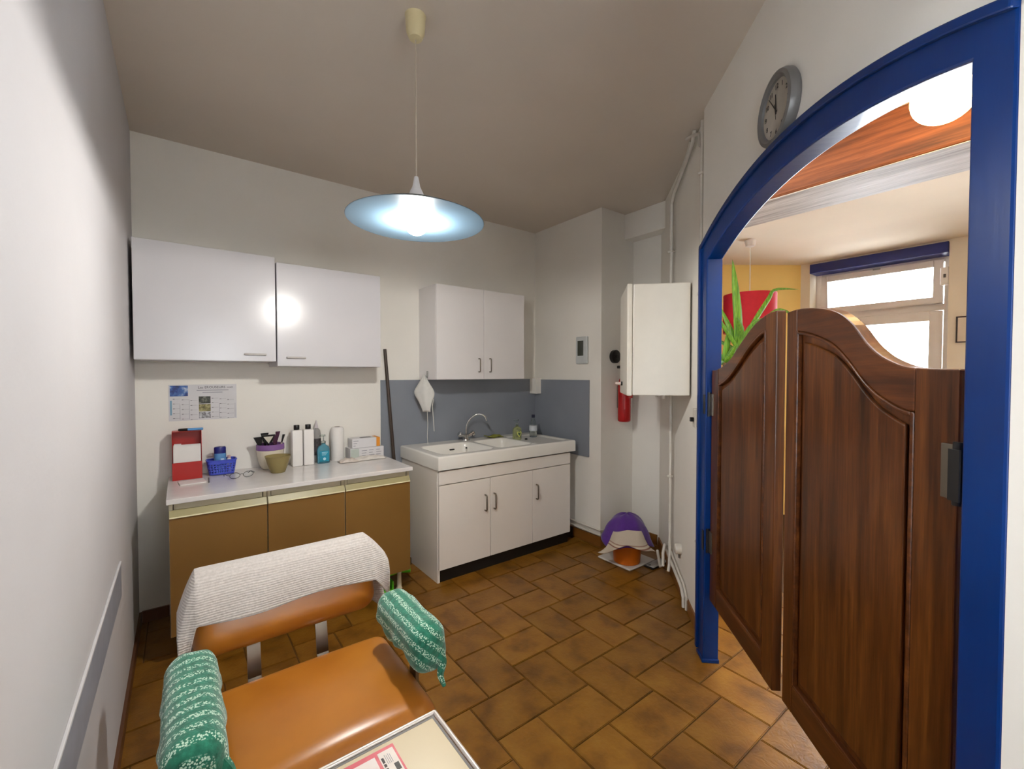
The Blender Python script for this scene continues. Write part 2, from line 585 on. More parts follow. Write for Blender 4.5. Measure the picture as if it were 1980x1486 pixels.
# ---------------------------------------------------------------- saloon doors
def saloon(name, label, hinge, meet, bottom, top_pts, in_pts, y0, hs, ms):
    """hinge, meet: t of the two vertical edges; hs, ms: stile widths; in_pts: lower edge of the top rail"""
    lo, hi = min(hinge, meet), max(hinge, meet)
    sgn = 1 if meet > hinge else -1
    top = lambda t: spline(top_pts, t)
    inn = lambda t: spline(in_pts, t)
    d = thing(name, label, 'door', FD @ Vector((hinge, y0, 0)), 'swing doors of the doorway', kind='structure')
    y1 = y0 + 0.034
    a0, a1 = sorted((hinge, hinge + sgn * hs))
    obj('hinge_stile', B().strip(frange(a0, a1, 8), lambda t: bottom, top, y0, y1), DOORWOOD, d, FD, 0.004)
    b0, b1 = sorted((meet, meet - sgn * ms))
    obj('meeting_stile', B().strip(frange(b0, b1, 8), lambda t: bottom, top, y0, y1), DOORWOOD, d, FD, 0.004)
    c0, c1 = (a1, b0) if sgn > 0 else (b1, a0)
    obj('top_rail', B().strip(frange(c0, c1, 28), inn, top, y0 + 0.0005, y1 - 0.0005), DOORWOOD_H, d, FD, 0.004)
    obj('bottom_rail', B().strip([c0, c1], lambda t: bottom, lambda t: bottom + 0.095, y0 + 0.0005, y1 - 0.0005), DOORWOOD_H, d, FD, 0.004)
    # raised field: an outer sunk part and a proud centre
    obj('panel', B().strip(frange(c0 - 0.006, c1 + 0.006, 28), lambda t: bottom + 0.088, lambda t: inn(t) + 0.008, y0 + 0.015, y1 - 0.010), DOORWOOD, d, FD)
    e0, e1 = c0 + 0.032, c1 - 0.032
    obj('raised_field', B().strip(frange(e0, e1, 28), lambda t: bottom + 0.128, lambda t: inn(t) - 0.034, y0 + 0.006, y0 + 0.016), DOORWOOD, d, FD, 0.005, seg=3)
    # moulding bead round the panel
    g = 0.010
    bead = B().box(c0, c0 + g, y0 - 0.002, y0 + 0.016, bottom + 0.095, inn(c0))
    bead.box(c1 - g, c1, y0 - 0.002, y0 + 0.016, bottom + 0.095, inn(c1))
    bead.box(c0 + g, c1 - g, y0 - 0.002, y0 + 0.016, bottom + 0.095, bottom + 0.105)
    bead.strip(frange(c0 + g, c1 - g, 28), lambda t: inn(t) - g, inn, y0 - 0.002, y0 + 0.016)
    obj('bead_moulding', bead, DOORWOOD_H, d, FD, 0.003)
    return d
top_L = [(0.286, 1.519), (0.34, 1.521), (0.44, 1.541), (0.528, 1.574), (0.60, 1.617), (0.663, 1.652), (0.74, 1.692), (0.81, 1.715), (0.88, 1.729), (0.94, 1.730)]
in_L = [(0.37, 1.452), (0.42, 1.462), (0.50, 1.490), (0.58, 1.535), (0.66, 1.585), (0.74, 1.630), (0.86, 1.668)]
dL = saloon('door_1', 'carved oak saloon door leaf hinged on the far blue post', 0.286, 0.938, 0.335, top_L, in_L, 0.026, 0.088, 0.082)
top_R = [(1.01, 1.713), (1.08, 1.714), (1.177, 1.702), (1.276, 1.676), (1.342, 1.636), (1.40, 1.580), (1.44, 1.551), (1.473, 1.535), (1.524, 1.518), (1.58, 1.512), (1.66, 1.510)]
in_R = [(1.06, 1.642), (1.12, 1.634), (1.20, 1.612), (1.27, 1.583), (1.33, 1.540), (1.40, 1.478), (1.46, 1.442), (1.55, 1.416)]
dR = saloon('door_2', 'large carved oak saloon door leaf hinged on the near blue post', 1.662, 1.010, 0.356, top_R, in_R, 0.026, 0.108, 0.062)
def hinge(parent, t, z, side):
    h = obj('hinge', B().box(min(t, t + side * 0.030), max(t, t + side * 0.030), 0.0195, 0.0262, z - 0.055, z + 0.055), NICKEL, parent, FD, 0.001)
    obj('knuckle', B().tube([FD @ Vector((t - side * 0.012, 0.018, z - 0.062)), FD @ Vector((t - side * 0.012, 0.018, z + 0.062))], 0.009, 12), BLACK, h, None, 0, True)
    obj('leaf_plate', B().box(min(t - side * 0.014, t - side * 0.038), max(t - side * 0.014, t - side * 0.038), -0.003, 0.0005, z - 0.05, z + 0.05), BLACK, h, FD)
hinge(dR, 1.662, 1.305, -1)
hinge(dL, 0.286, 1.345, 1)
hinge(dL, 0.286, 0.64, 1)

# ---------------------------------------------------------------- next room, seen through the doorway
struct('ceiling_next_room', B().prism([(0.9, -1.2), (5.6, -1.2), (5.6, 3.2), (3.5, 3.2), (3.5, 2.25), (2.45, 1.30)], H2, H2 + 0.06), plain('next_ceiling_paint', (238, 220, 196), 0.9, 0.03, 2.0))
wy0, wy1, wz0, wz1 = 0.735, 1.77, 0.95, 2.545
ww = B().box(XW, XW + 0.28, -1.2, -0.95, 0, H2).box(XW, XW + 0.28, 0.15, wy0, 0, H2).box(XW, XW + 0.28, -0.95, 0.15, 2.3, H2).box(XW, XW + 0.28, wy1, 3.2, 0, H2).box(XW, XW + 0.28, wy0, wy1, 0, wz0).box(XW + 0.01, XW + 0.28, wy0, wy1, wz1, H2)
struct('wall_window_side', ww, CREAMWALL)
struct('wall_next_room_right', B().box(0.9, XW + 0.28, -1.3, -1.2, 0, H2), CREAMWALL)
# yellow wall, turned towards the doorway
struct('wall_yellow', B().prism([(5.24, 1.855), (4.05, 2.72), (3.4, 2.72), (3.4, 2.82), (4.09, 2.82), (5.30, 1.95)], 0, H2), YELLOWWALL)
struct('trim_lintel', B().box(XW - 0.02, XW + 0.27, wy0 + 0.002, wy1 - 0.002, wz1 - 0.005, 2.632), plain('blue_lintel_paint', (38, 46, 120), 0.4, 0.05), bevel=0.004)
beam = struct('beam', B().prism([(2.475, -1.2), (2.83, -1.2), (2.83, 1.66), (2.475, 1.29)], 2.415, H2), BEAMWOOD, 'old exposed wooden ceiling beam in the next room', 'beam', bevel=0.012)

DAYLIT = mat_wood('daylit_beam_wood', (126, 112, 102), (196, 186, 180), (222, 214, 210), 'y', 0.55, 0.9)  # window daylight on the beam's underside, painted as paler wood
obj('daylit_underside', B().prism([(2.478, -1.199), (2.827, -1.199), (2.827, 1.655), (2.478, 1.288)], 2.4125, 2.4148), DAYLIT, beam)  # thin sheet added to carry that daylight tone
FRAME_W = plain('white_window_frame', (238, 230, 222), 0.35, 0.02, 5.0)
win = thing('window_1', 'white framed window with an opening top light under a blue lintel', 'window', (XW + 0.17, 1.25, wz0), kind='structure')
xf = XW + 0.17
wn2 = thing('window_2', 'white framed window in the wall behind the viewer', 'window', (0.45, -1.65, 0.9), kind='structure')
def framebars(x0, x1, y0, y1, z0, z1, w):
    b = B().box(x0, x1, y0, y0 + w, z0, z1).box(x0, x1, y1 - w, y1, z0, z1)
    return b.box(x0, x1, y0 + w, y1 - w, z0, z0 + w).box(x0, x1, y0 + w, y1 - w, z1 - w, z1)
_b = B().box(0.20, 0.24, -1.67, -1.62, 1.3, 2.1).box(0.66, 0.70, -1.67, -1.62, 1.3, 2.1).box(0.24, 0.66, -1.67, -1.62, 1.3, 1.34).box(0.24, 0.66, -1.67, -1.62, 2.06, 2.1)
obj('frame', _b, FRAME_W, wn2, None, 0.004)
obj('glass_pane', B().box(0.24, 0.66, -1.648, -1.643, 1.34, 2.06), GLASS, wn2)
wn3 = thing('unseen_window_3', 'unseen window added behind the viewer to light the right side', 'window', (XL, -0.9, 0.9), kind='structure')  # out of view, added to brighten the thermostat wall and sink doors
obj('frame', framebars(XL - 0.07, XL - 0.03, -1.5, -0.38, 0.8, 2.25, 0.05), FRAME_W, wn3, None, 0.004)
obj('glass_pane', B().box(XL - 0.052, XL - 0.047, -1.45, -0.43, 0.85, 2.20), GLASS, wn3)
obj('outer_frame', framebars(xf, xf + 0.06, wy0, wy1, wz0, wz1, 0.05), FRAME_W, win, None, 0.004)
obj('transom', B().box(xf, xf + 0.06, wy0 + 0.05, wy1 - 0.05, 2.07, 2.13), FRAME_W, win, None, 0.004)
TILT = Matrix.Translation((xf - 0.005, 0, 2.13)) @ Matrix.Rotation(-0.05, 4, 'Y')
sash = obj('top_sash', framebars(-0.03, 0.02, wy0 + 0.055, wy1 - 0.055, 0.0, 0.385, 0.06), FRAME_W, win, TILT, 0.005)
obj('glass_pane', B().box(-0.008, -0.003, wy0 + 0.115, wy1 - 0.115, 0.06, 0.325), GLASS, sash, TILT)
cas = obj('casement', framebars(xf - 0.03, xf + 0.03, wy0 + 0.055, wy1 - 0.055, wz0 + 0.05, 2.065, 0.085), FRAME_W, win, None, 0.005)
obj('glass_pane', B().box(xf - 0.003, xf + 0.002, wy0 + 0.14, wy1 - 0.14, wz0 + 0.135, 1.98), GLASS, cas)
obj('latch', B().box(xf - 0.055, xf - 0.03, 1.22, 1.28, 2.50, 2.515), STEEL, win, None, 0.003)
obj('sill', B().box(XW - 0.03, xf, wy0, wy1, wz0 - 0.03, wz0), FRAME_W, win, None, 0.004)
sd_ = thing('door_3', 'white glazed street door along the window wall', 'door', (xf, -0.4, 0), kind='structure')
obj('leaf_frame', framebars(xf, xf + 0.05, -0.95, 0.15, 0.0, 2.3, 0.09), FRAME_W, sd_, None, 0.004)
obj('glass_pane', B().box(xf + 0.022, xf + 0.027, -0.86, 0.06, 0.09, 2.21), GLASS, sd_)
sen = thing('alarm_sensor', 'small white alarm sensor box at the window top corner', 'sensor', (XW + 0.06, 0.76, 2.28))
obj('casing', B().box(XW + 0.005, XW + 0.075, wy0 + 0.001, wy0 + 0.055, 2.27, 2.42), FRAME_W, sen, None, 0.006)
obj('lens', B().box(XW + 0.0, XW + 0.006, wy0 + 0.018, wy0 + 0.034, 2.33, 2.36), plain('grey_lens', (120, 116, 118), 0.3), sen)
pic = thing('picture_frame', 'thin dark picture frame on the wall right of the window', 'picture', (XW - 0.02, 0.52, 1.75))
obj('frame', framebars(XW - 0.02, XW - 0.001, 0.38, 0.683, 1.765, 1.985, 0.010), DARKWOOD, pic)
obj('print', B().box(XW - 0.012, XW - 0.006, 0.39, 0.673, 1.775, 1.975), plain('pale_print', (226, 208, 186), 0.7), pic)

globe = thing('globe_light', 'bright round glass ceiling globe in the next room', 'lamp', (2.115, 0.318, 2.46))
obj('glass_globe', B().lathe([(0.001, -0.09)] + [(0.09 * math.cos(a), 0.09 * math.sin(a)) for a in frange(-1.45, 1.25, 16)], (2.115, 0.318, 2.46), 32), glow('warm_globe_light', (255, 214, 150), GLOBE), globe, None, 0, True)
obj('ceiling_mount', B().lathe([(0.05, 0), (0.05, 0.02), (0.03, 0.05), (0.03, 0.1)], (2.115, 0.318, 2.55), 24), plain('brass_mount', (190, 150, 70), 0.3, metal=0.9), globe, None, 0, True)

rl = thing('pendant_lamp', 'red drum pendant lamp hanging in the next room', 'lamp', (3.93, 1.78, 1.85))
obj('ceiling_rose', B().lathe([(0.02, -0.055), (0.035, -0.05), (0.045, 0.0)], (3.93, 1.78, H2), 20), FRAME_W, rl, None, 0, True)
obj('cord', B().tube([(3.93, 1.78, H2 - 0.05), (3.93, 1.78, 2.10)], 0.004, 8), FRAME_W, rl, None, 0, True)
RED = plain('red_lampshade', (198, 22, 44), 0.7, 0.06, 30, 0.1, 200, 0.001)
obj('shade', B().lathe([(0.20, 0.0), (0.205, 0.0), (0.205, 0.33), (0.20, 0.33)], (3.93, 1.78, 1.855), 40), RED, rl, None, 0, True)
obj('bulb', B().lathe([(0.001, 0)] + [(0.035 * math.cos(a), 0.035 + 0.035 * math.sin(a)) for a in frange(-1.4, 1.2, 10)] + [(0.014, 0.09)], (3.93, 1.78, 1.90), 20), glow('warm_bulb_light', (255, 226, 170), 600.0), rl, None, 0, True)

cup = thing('tall_cupboard', 'tall dark wooden cupboard at the far side of next room', 'cupboard', (3.9, 2.4, 0))
obj('body', B().box(3.62, 4.08, 2.135, 2.66, 0.0, 2.47), DARKWOOD, cup, None, 0.006)
obj('door', B().box(3.64, 4.06, 2.115, 2.133, 0.08, 2.40), DARKWOOD, cup, None, 0.005)
obj('cornice', B().box(3.60, 4.10, 2.11, 2.66, 2.471, 2.51), DARKWOOD, cup, None, 0.008)
struct('trim_white_post', B().box(4.30, 4.40, 2.36, 2.46, 0, 2.60), FRAME_W, bevel=0.004)

# tall plant behind the swing doors
pl = thing('potted_plant', 'tall leafy plant with long strap leaves behind swing doors', 'plant', (3.07, 1.45, 0))
obj('pot', B().lathe([(0.12, 0), (0.17, 0.30), (0.175, 0.33), (0.155, 0.33), (0.15, 0.28), (0.001, 0.28)], (3.07, 1.45, 0), 28), plain('terracotta_pot', (170, 96, 62), 0.8), pl, None, 0, True)
obj('stem', B().tube([(3.07, 1.45, 0.28), (3.075, 1.448, 1.0), (3.06, 1.45, 1.68)], [0.022, 0.02, 0.016], 10), plain('bark', (110, 88, 60), 0.9), pl, None, 0, True)
obj('stem', B().tube([(3.05, 1.46, 0.28), (2.99, 1.50, 0.9), (2.98, 1.51, 1.58)], [0.018, 0.017, 0.013], 10), MATS['bark'], pl, None, 0, True)
def mat_leaf():
    t = NT('leaf_green')
    v = t.coords((60, 60, 3))
    info = t.node('ShaderNodeObjectInfo')
    col = t.ramp(t.noise(v, 2.0, 3), [(0.3, rgb((62, 110, 26))), (0.7, rgb((118, 168, 48)))])
    t.base(t.mix(1.0, col, t.ramp(info.outputs['Random'], [(0, (0.75, 0.8, 0.6)), (1, (1.1, 1.08, 0.9))]), 'MULTIPLY'))
    t.set(rough=0.4)
    return t.m
LEAF = mat_leaf()
def leaf(parent, pts, w):
    """strap leaf along a 3-D path"""
    P = [Vector(p) for p in pts]
    def at(u):
        k = u * (len(P) - 1)
        i = min(int(k), len(P) - 2)
        f = k - i
        p0, p1, p2, p3 = P[max(i - 1, 0)], P[i], P[i + 1], P[min(i + 2, len(P) - 1)]
        return 0.5 * ((2 * p1) + (p2 - p0) * f + (2 * p0 - 5 * p1 + 4 * p2 - p3) * f * f + (3 * p1 - p0 - 3 * p2 + p3) * f**3)
    def fn(a, u):
        p = at(u)
        t = (at(min(1, u + 0.02)) - at(max(0, u - 0.02))).normalized()
        s = t.cross(Vector((0.62, 0.78, 0.1))).normalized()
        nrm = s.cross(t)
        ww_ = w * (min(1, u * 5 + 0.35)) * (1 - max(0, (u - 0.35) / 0.65)**1.6)
        q = p + s * (a - 0.5) * 2 * ww_ + nrm * (abs(a - 0.5) * ww_ * 0.5)
        return tuple(q)
    return obj('leaf', B().grid(fn, 4, 14), LEAF, parent, None, 0, True, solid=0.0015)
c1 = Vector((3.06, 1.45, 1.66))
c2 = Vector((2.98, 1.51, 1.58))
Rv = Vector((0.796, -0.605, 0))     # sideways to the right as seen from the kitchen
def lf(c, path, w, dep=0.0):
    Dv = Vector((0.605, 0.796, 0))
    leaf(pl, [c + Rv * a + Dv * (dep * i / (len(path) - 1)) + Vector((0, 0, z)) for i, (a, z) in enumerate(path)], w)
lf(c1, [(0, 0), (-0.02, 0.25), (-0.05, 0.45), (-0.08, 0.61)], 0.030, -0.05)
lf(c1, [(0, 0), (0.10, 0.18), (0.22, 0.36), (0.28, 0.43), (0.46, 0.435)], 0.017, 0.08)
lf(c1, [(0, 0), (0.09, 0.10), (0.2, 0.25), (0.27, 0.265), (0.34, 0.21)], 0.017, -0.08)
lf(c1, [(0, 0), (0.02, 0.2), (0.02, 0.42)], 0.014, 0.05)
lf(c1, [(0, 0), (-0.05, 0.18), (-0.09, 0.32)], 0.02, 0.1)
lf(c1, [(0, 0), (-0.10, 0.12), (-0.18, 0.20), (-0.26, 0.23)], 0.014, -0.12)
lf(c1, [(0, 0), (-0.10, 0.06), (-0.19, 0.13)], 0.012, 0.08)
lf(c1, [(0, 0), (0.05, 0.16), (0.13, 0.22)], 0.018, -0.1)
lf(c1, [(0, 0), (-0.01, 0.14), (-0.06, 0.22)], 0.024, -0.08)
lf(c2, [(0, 0), (0.02, 0.15), (0.03, 0.26)], 0.022, 0.0)
lf(c2, [(0, 0), (0.06, 0.10), (0.10, 0.06), (0.11, -0.02)], 0.018, -0.06)
lf(c2, [(0, 0), (-0.05, 0.08), (-0.10, 0.13)], 0.018, 0.05)
lf(c2, [(0, 0), (0.05, 0.06), (0.12, 0.05)], 0.016, 0.1)
lf(c2, [(0, 0), (0.02, 0.05), (0.04, 0.13)], 0.02, -0.1)
lf(c2, [(0, 0), (-0.04, 0.0), (-0.09, -0.04)], 0.02, -0.05)
lf(c2, [(0, 0), (0.07, 0.02), (0.13, -0.05)], 0.02, 0.02)

# ---------------------------------------------------------------- pendant lamp
LX, LY, LZ = 0.772, 1.655, 2.115
lamp = thing('pendant_lamp', 'pale blue-white enamel pendant lamp hanging from kitchen ceiling', 'lamp', (LX, LY, LZ))
IVORY = plain('ivory_plastic', (222, 208, 164), 0.5, 0.03)
obj('ceiling_rose', B().lathe([(0.010, -0.092), (0.026, -0.088), (0.036, -0.066), (0.039, -0.03), (0.039, -0.008), (0.042, 0.0)], (LX, LY, H), 28), IVORY, lamp, None, 0, True)
obj('cord', B().tube([(LX, LY, H - 0.08), (LX, LY, LZ + 0.175)], 0.0028, 8), plain('cord_sheath', (190, 178, 160), 0.7), lamp, None, 0, True)
SHADE = plain('pale_blue_enamel', (88, 112, 130), 0.35, 0.02)
obj('socket_cover', B().lathe([(0.036, 0.0), (0.030, 0.03), (0.016, 0.06), (0.008, 0.10)], (LX, LY, LZ + 0.080), 24), plain('white_socket', (224, 224, 226), 0.4), lamp, None, 0, True)
TL = Matrix.Translation((LX, LY, LZ)) @ Matrix.Rotation(0.015, 4, Vector((0.605, 0.796, 0)))
sh = obj('shade', B().lathe([(0.270, 0.0), (0.273, 0.001), (0.20, 0.034), (0.12, 0.062), (0.07, 0.080), (0.06, 0.082), (0.001, 0.083), (0.001, 0.079), (0.06, 0.078), (0.07, 0.075), (0.12, 0.058), (0.20, 0.030), (0.270, 0.0)], (0, 0, 0), 64), SHADE, lamp, TL, 0, True)
obj('reflector_ring', B().lathe([(0.068, 0.07), (0.076, 0.074), (0.072, 0.076), (0.03, 0.074)], (0, 0, 0), 40), plain('grey_ring', (150, 160, 168), 0.4), sh, TL, 0, True)
obj('bulb', B().lathe([(0.001, -0.052)] + [(0.045 * math.cos(a), -0.008 + 0.045 * math.sin(a)) for a in frange(-1.5, 0.30, 16)], (0, 0, 0), 32), glow('cool_bulb_light', (255, 251, 244), BULB), lamp, TL, 0, True)

obj('bulb_neck', B().lathe([(0.0432, 0.006), (0.036, 0.03), (0.022, 0.05), (0.018, 0.070)], (0, 0, 0), 32), plain('bulb_neck_white', (200, 206, 210), 0.4), lamp, TL, 0, True)
# ---------------------------------------------------------------- wall cabinets
def bar_handle(parent, p0, p1, out, r=0.005):
    """bow handle between p0 and p1, standing 'out' towards the viewer (-y)"""
    a, b = Vector(p0), Vector(p1)
    d = (b - a).normalized()
    o_ = Vector((0, -out, 0))
    obj('handle', B().tube([a, a + o_ * 0.8, a + o_ + d * 0.008, b + o_ - d * 0.008, b + o_ * 0.8, b], r, 10), NICKEL, parent, None, 0, True)
def wall_cab(label, x0, x1, z0, z1, yf, doors, handles, lam):
    c = thing('wall_cabinet', label, 'cabinet', ((x0 + x1) / 2, YB, z0), 'white wall cabinets')
    obj('body', B().box(x0, x1, yf + 0.02, YB - 0.002, z0, z1), lam, c, None, 0.002)
    for i, (a, b) in enumerate(doors):
        d = obj('door', B().box(a, b, yf, yf + 0.018, z0 + 0.002, z1 - 0.002), lam, c, None, 0.002)
        h = handles[i]
        if h[0] == 'flat':
            _, hx, hz, w = h
            obj('handle', B().roundbox((hx, yf - 0.009, hz), (w / 2, 0.009, 0.006), 0.0055, 2, 3), plain('grey_white_handle', (186, 180, 176), 0.35), d, None, 0, True)
        else:
            _, hx, za, zb = h
            bar_handle(d, (hx, yf, za), (hx, yf, zb), 0.026, 0.0045)
    return c
wall_cab('wide white wall cabinet in the corner by left wall', -0.190, 0.488, 1.578, 2.238, 3.11, [(-0.196, 0.488)], [('flat', 0.374, 1.622, 0.12)], WHITE_LAM)
wall_cab('white wall cabinet above the glove boxes, right of the corner one', 0.494, 1.160, 1.550, 2.206, 3.10, [(0.494, 1.162)], [('flat', 0.602, 1.607, 0.115)], WHITE_LAM)
wall_cab('two door white wall cabinet hanging above the sink', 1.617, 2.50, 1.456, 2.215, 3.11, [(1.617, 2.062), (2.066, 2.50)], [('bar', 2.010, 1.520, 1.630), ('bar', 2.121, 1.520, 1.632)], plain('white_cabinet_board', (234, 230, 229), 0.3, 0.015, 3.0))

# grey splashback on two walls, white boxed pipe in the corner
struct('trim_splashback_rear', B().box(1.28, XT - 0.001, YB - 0.010, YB - 0.0005, 0.66, 1.452), GREY_SPLASH)
struct('trim_splashback_side', B().box(XT - 0.010, XT - 0.0005, 2.677, YB - 0.011, 0.762, 1.447), GREY_SPLASH)
struct('trim_corner_boxing', B().box(2.825, XT - 0.0005, 3.325, YB - 0.0005, 1.305, 1.46), WALL, bevel=0.004)

# ---------------------------------------------------------------- sink unit
SX0, SX1, SY = 1.449, 2.752, 2.768
su = thing('sink_cabinet', 'white three door sink cabinet on a black plinth', 'cabinet', ((SX0 + SX1) / 2, 3.05, 0))
obj('body', B().box(SX0, SX0 + 0.02, SY + 0.022, 3.41, 0.0, 0.813).box(SX1 - 0.02, SX1, SY + 0.022, 3.41, 0.097, 0.813).box(SX0 + 0.02, SX1 - 0.02, SY + 0.03, 3.41, 0.10, 0.12).box(SX0 + 0.02, SX1 - 0.02, 3.39, 3.41, 0.12, 0.813), WHITE_SAT, su, None, 0.0015)
obj('plinth', B().box(SX0 + 0.021, SX1 - 0.001, SY + 0.03, SY + 0.05, 0.0, 0.096).box(SX1 - 0.02, SX1 - 0.001, SY + 0.05, 3.40, 0.0, 0.096).box(SX1, XT - 0.014, SY + 0.10, SY + 0.115, 0.0, 0.085), BLACK_PL, su)
obj('fascia', B().box(SX0 + 0.004, SX1, SY, SY + 0.02, 0.710, 0.806), WHITE_SAT, su, None, 0.002)
for a, b, hx in ((SX0 + 0.004, 1.892, 1.843), (1.897, 2.315, 1.927), (2.319, SX1, 2.357)):
    d = obj('door', B().box(a, b, SY, SY + 0.02, 0.098, 0.704), WHITE_SAT, su, None, 0.002)
    bar_handle(d, (hx, SY, 0.462), (hx, SY, 0.580), 0.028, 0.0055)

sink = thing('double_sink', 'white ceramic double bowl sink with a drainer', 'sink', (2.12, 3.09, 0.815))
KX0, KX1, KY0, KY1, KZ = 1.440, 2.800, 2.752, 3.415, 0.915
def rr(x, y, x0, x1, y0, y1, r):
    """signed distance outside a rounded rectangle (negative inside)"""
    qx = abs(x - (x0 + x1) / 2) - (x1 - x0) / 2 + r
    qy = abs(y - (y0 + y1) / 2) - (y1 - y0) / 2 + r
    return math.hypot(max(qx, 0), max(qy, 0)) + min(max(qx, qy), 0) - r
def smooth01(t):
    t = max(0.0, min(1.0, t))
    return t * t * (3 - 2 * t)
def sink_z(x, y):
    z = KZ
    z -= 0.150 * smooth01(-rr(x, y, 1.515, 1.985, 2.815, 3.255, 0.07) / 0.05)
    z -= 0.130 * smooth01(-rr(x, y, 2.020, 2.370, 2.815, 3.255, 0.06) / 0.05)
    z -= 0.010 * smooth01(-rr(x, y, 2.400, 2.760, 2.795, 3.300, 0.05) / 0.025)
    e = min(x - KX0, KX1 - x, y - KY0, KY1 - y)
    if e < 0.012:
        z -= 0.012 - math.sqrt(max(0, 0.012**2 - (0.012 - e)**2))
    return z
sb = B()
NX, NY = 150, 80
xs = [KX0, KX0 + 0.002, KX0 + 0.006] + frange(KX0 + 0.012, KX1 - 0.012, NX) + [KX1 - 0.006, KX1 - 0.002, KX1]
ys = [KY0, KY0 + 0.002, KY0 + 0.006] + frange(KY0 + 0.012, KY1 - 0.012, NY) + [KY1 - 0.006, KY1 - 0.002, KY1]
nx, ny = len(xs), len(ys)
sv = [(x, y, sink_z(x, y)) for y in ys for x in xs]
sf = [(j * nx + i, j * nx + i + 1, (j + 1) * nx + i + 1, (j + 1) * nx + i) for j in range(ny - 1) for i in range(nx - 1)]
ring = [i for i in range(nx)] + [j * nx + nx - 1 for j in range(1, ny)] + [(ny - 1) * nx + i for i in range(nx - 2, -1, -1)] + [j * nx for j in range(ny - 2, 0, -1)]
o0 = len(sv)
sv += [(sv[k][0], sv[k][1], 0.818) for k in ring]
n_ = len(ring)
sf += [(ring[k], o0 + k, o0 + (k + 1) % n_, ring[(k + 1) % n_]) for k in range(n_)]
obj('basin', sb.add(sv, sf), CERAMIC, sink, None, 0, True)
obj('overflow_slot', B().roundbox((1.82, 3.232, 0.865), (0.024, 0.006, 0.006), 0.0055, 2, 3), BLACK, sink, None, 0, True)
obj('tap_hole', B().lathe([(0.008, 0), (0.008, 0.012)], (1.935, 3.19, 0.868), 14), BLACK, sink, None, 0, True)
obj('drain', B().lathe([(0.03, 0), (0.03, 0.003), (0.02, 0.004), (0.018, 0.001)], (1.75, 3.03, 0.766), 24), CHROME, sink, None, 0, True)
obj('drain', B().lathe([(0.03, 0), (0.03, 0.003), (0.02, 0.004), (0.018, 0.001)], (2.2, 3.03, 0.786), 24), CHROME, sink, None, 0, True)

tx, ty = 2.02, 3.335
tap = thing('mixer_tap', 'chrome mixer tap with swan neck spout on the sink', 'tap', (tx, ty, KZ))
obj('base', B().lathe([(0.034, 0.0), (0.032, 0.012), (0.022, 0.022), (0.022, 0.05), (0.014, 0.056)], (tx, ty, KZ), 24), CHROME, tap, None, 0, True)
for s in (-1, 1):
    h = obj('tap_handle', B().tube([(tx + s * 0.015, ty, KZ + 0.035), (tx + s * 0.055, ty - 0.006, KZ + 0.052)], [0.013, 0.015], 14), CHROME, tap, None, 0, True)
    obj('knob', B().tube([(tx + s * 0.055, ty - 0.006, KZ + 0.052), (tx + s * 0.075, ty - 0.009, KZ + 0.060), (tx + s * 0.082, ty - 0.010, KZ + 0.063)], [0.022, 0.024, 0.016], 10), CHROME, h, None, 0, True)
sp = [(tx, ty, KZ + 0.05), (tx, ty, KZ + 0.10), (tx + 0.012, ty - 0.006, KZ + 0.15), (tx + 0.04, ty - 0.02, KZ + 0.195), (tx + 0.085, ty - 0.045, KZ + 0.226), (tx + 0.125, ty - 0.065, KZ + 0.225), (tx + 0.152, ty - 0.08, KZ + 0.200), (tx + 0.160, ty - 0.085, KZ + 0.17)]
def cr(P, n=6):
    P = [Vector(p) for p in P]
    out = []
    for i in range(len(P) - 1):
        p0, p1, p2, p3 = P[max(i - 1, 0)], P[i], P[i + 1], P[min(i + 2, len(P) - 1)]
        for k in range(n):
            f = k / n
            out.append(0.5 * ((2 * p1) + (p2 - p0) * f + (2 * p0 - 5 * p1 + 4 * p2 - p3) * f * f + (3 * p1 - p0 - 3 * p2 + p3) * f**3))
    return out + [P[-1]]
obj('spout', B().tube(cr(sp), 0.0085, 12), CHROME, tap, None, 0, True)

# things on the drainer
def pump_bottle(name, label, c, w, d, h, body, cap, lab, total, group=None):
    t = thing(name, label, 'bottle', c, group)
    obj('body', B().lathe([(w / 2 * 0.92, 0), (w / 2, 0.006), (w / 2, h * 0.72), (w / 2 * 0.85, h * 0.86), (0.012, h), (0.012, h + 0.008)], c, 24, 1.0, d / w), body, t, None, 0, True)
    obj('collar', B().lathe([(0.015, 0), (0.015, 0.018), (0.006, 0.022)], (c[0], c[1], c[2] + h + 0.004), 18), cap, t, None, 0, True)
    z = c[2] + h + 0.02
    obj('pump', B().tube([(c[0], c[1], z), (c[0], c[1], c[2] + total - 0.008)], 0.004, 8).box(c[0] - 0.03, c[0] + 0.012, c[1] - 0.008, c[1] + 0.008, c[2] + total - 0.014, c[2] + total), cap, t, None, 0.002)
    if lab:
        obj('label', B().box(c[0] - w * 0.36, c[0] + w * 0.36, c[1] - d / 2 - 0.0015, c[1] - d / 2 + 0.004, c[2] + 0.015, c[2] + h * 0.66), lab, t, None, 0.001)
    return t
CLEAR = glassy('clear_plastic', (226, 234, 230), 0.08, 1.25)
zD = KZ - 0.010
soap = pump_bottle('soap_dispenser', 'pump soap bottle with pale green liquid on the drainer', (2.435, 3.13, zD), 0.092, 0.06, 0.125, glassy('pale_green_soap', (206, 214, 160), 0.1, 1.3, 0.75), CLEAR, None, 0.185)
obj('heart_label', B().add([(2.435 + x * 0.030, 3.13 - 0.0325, zD + 0.055 + z * 0.030) for x, z in [(0, -1), (0.8, 0), (0.9, 0.5), (0.5, 0.9), (0, 0.45), (-0.5, 0.9), (-0.9, 0.5), (-0.8, 0)]], [tuple(range(8))]), plain('yellow_green_print', (206, 208, 120), 0.6), soap, None, 0, False, solid=0.001)
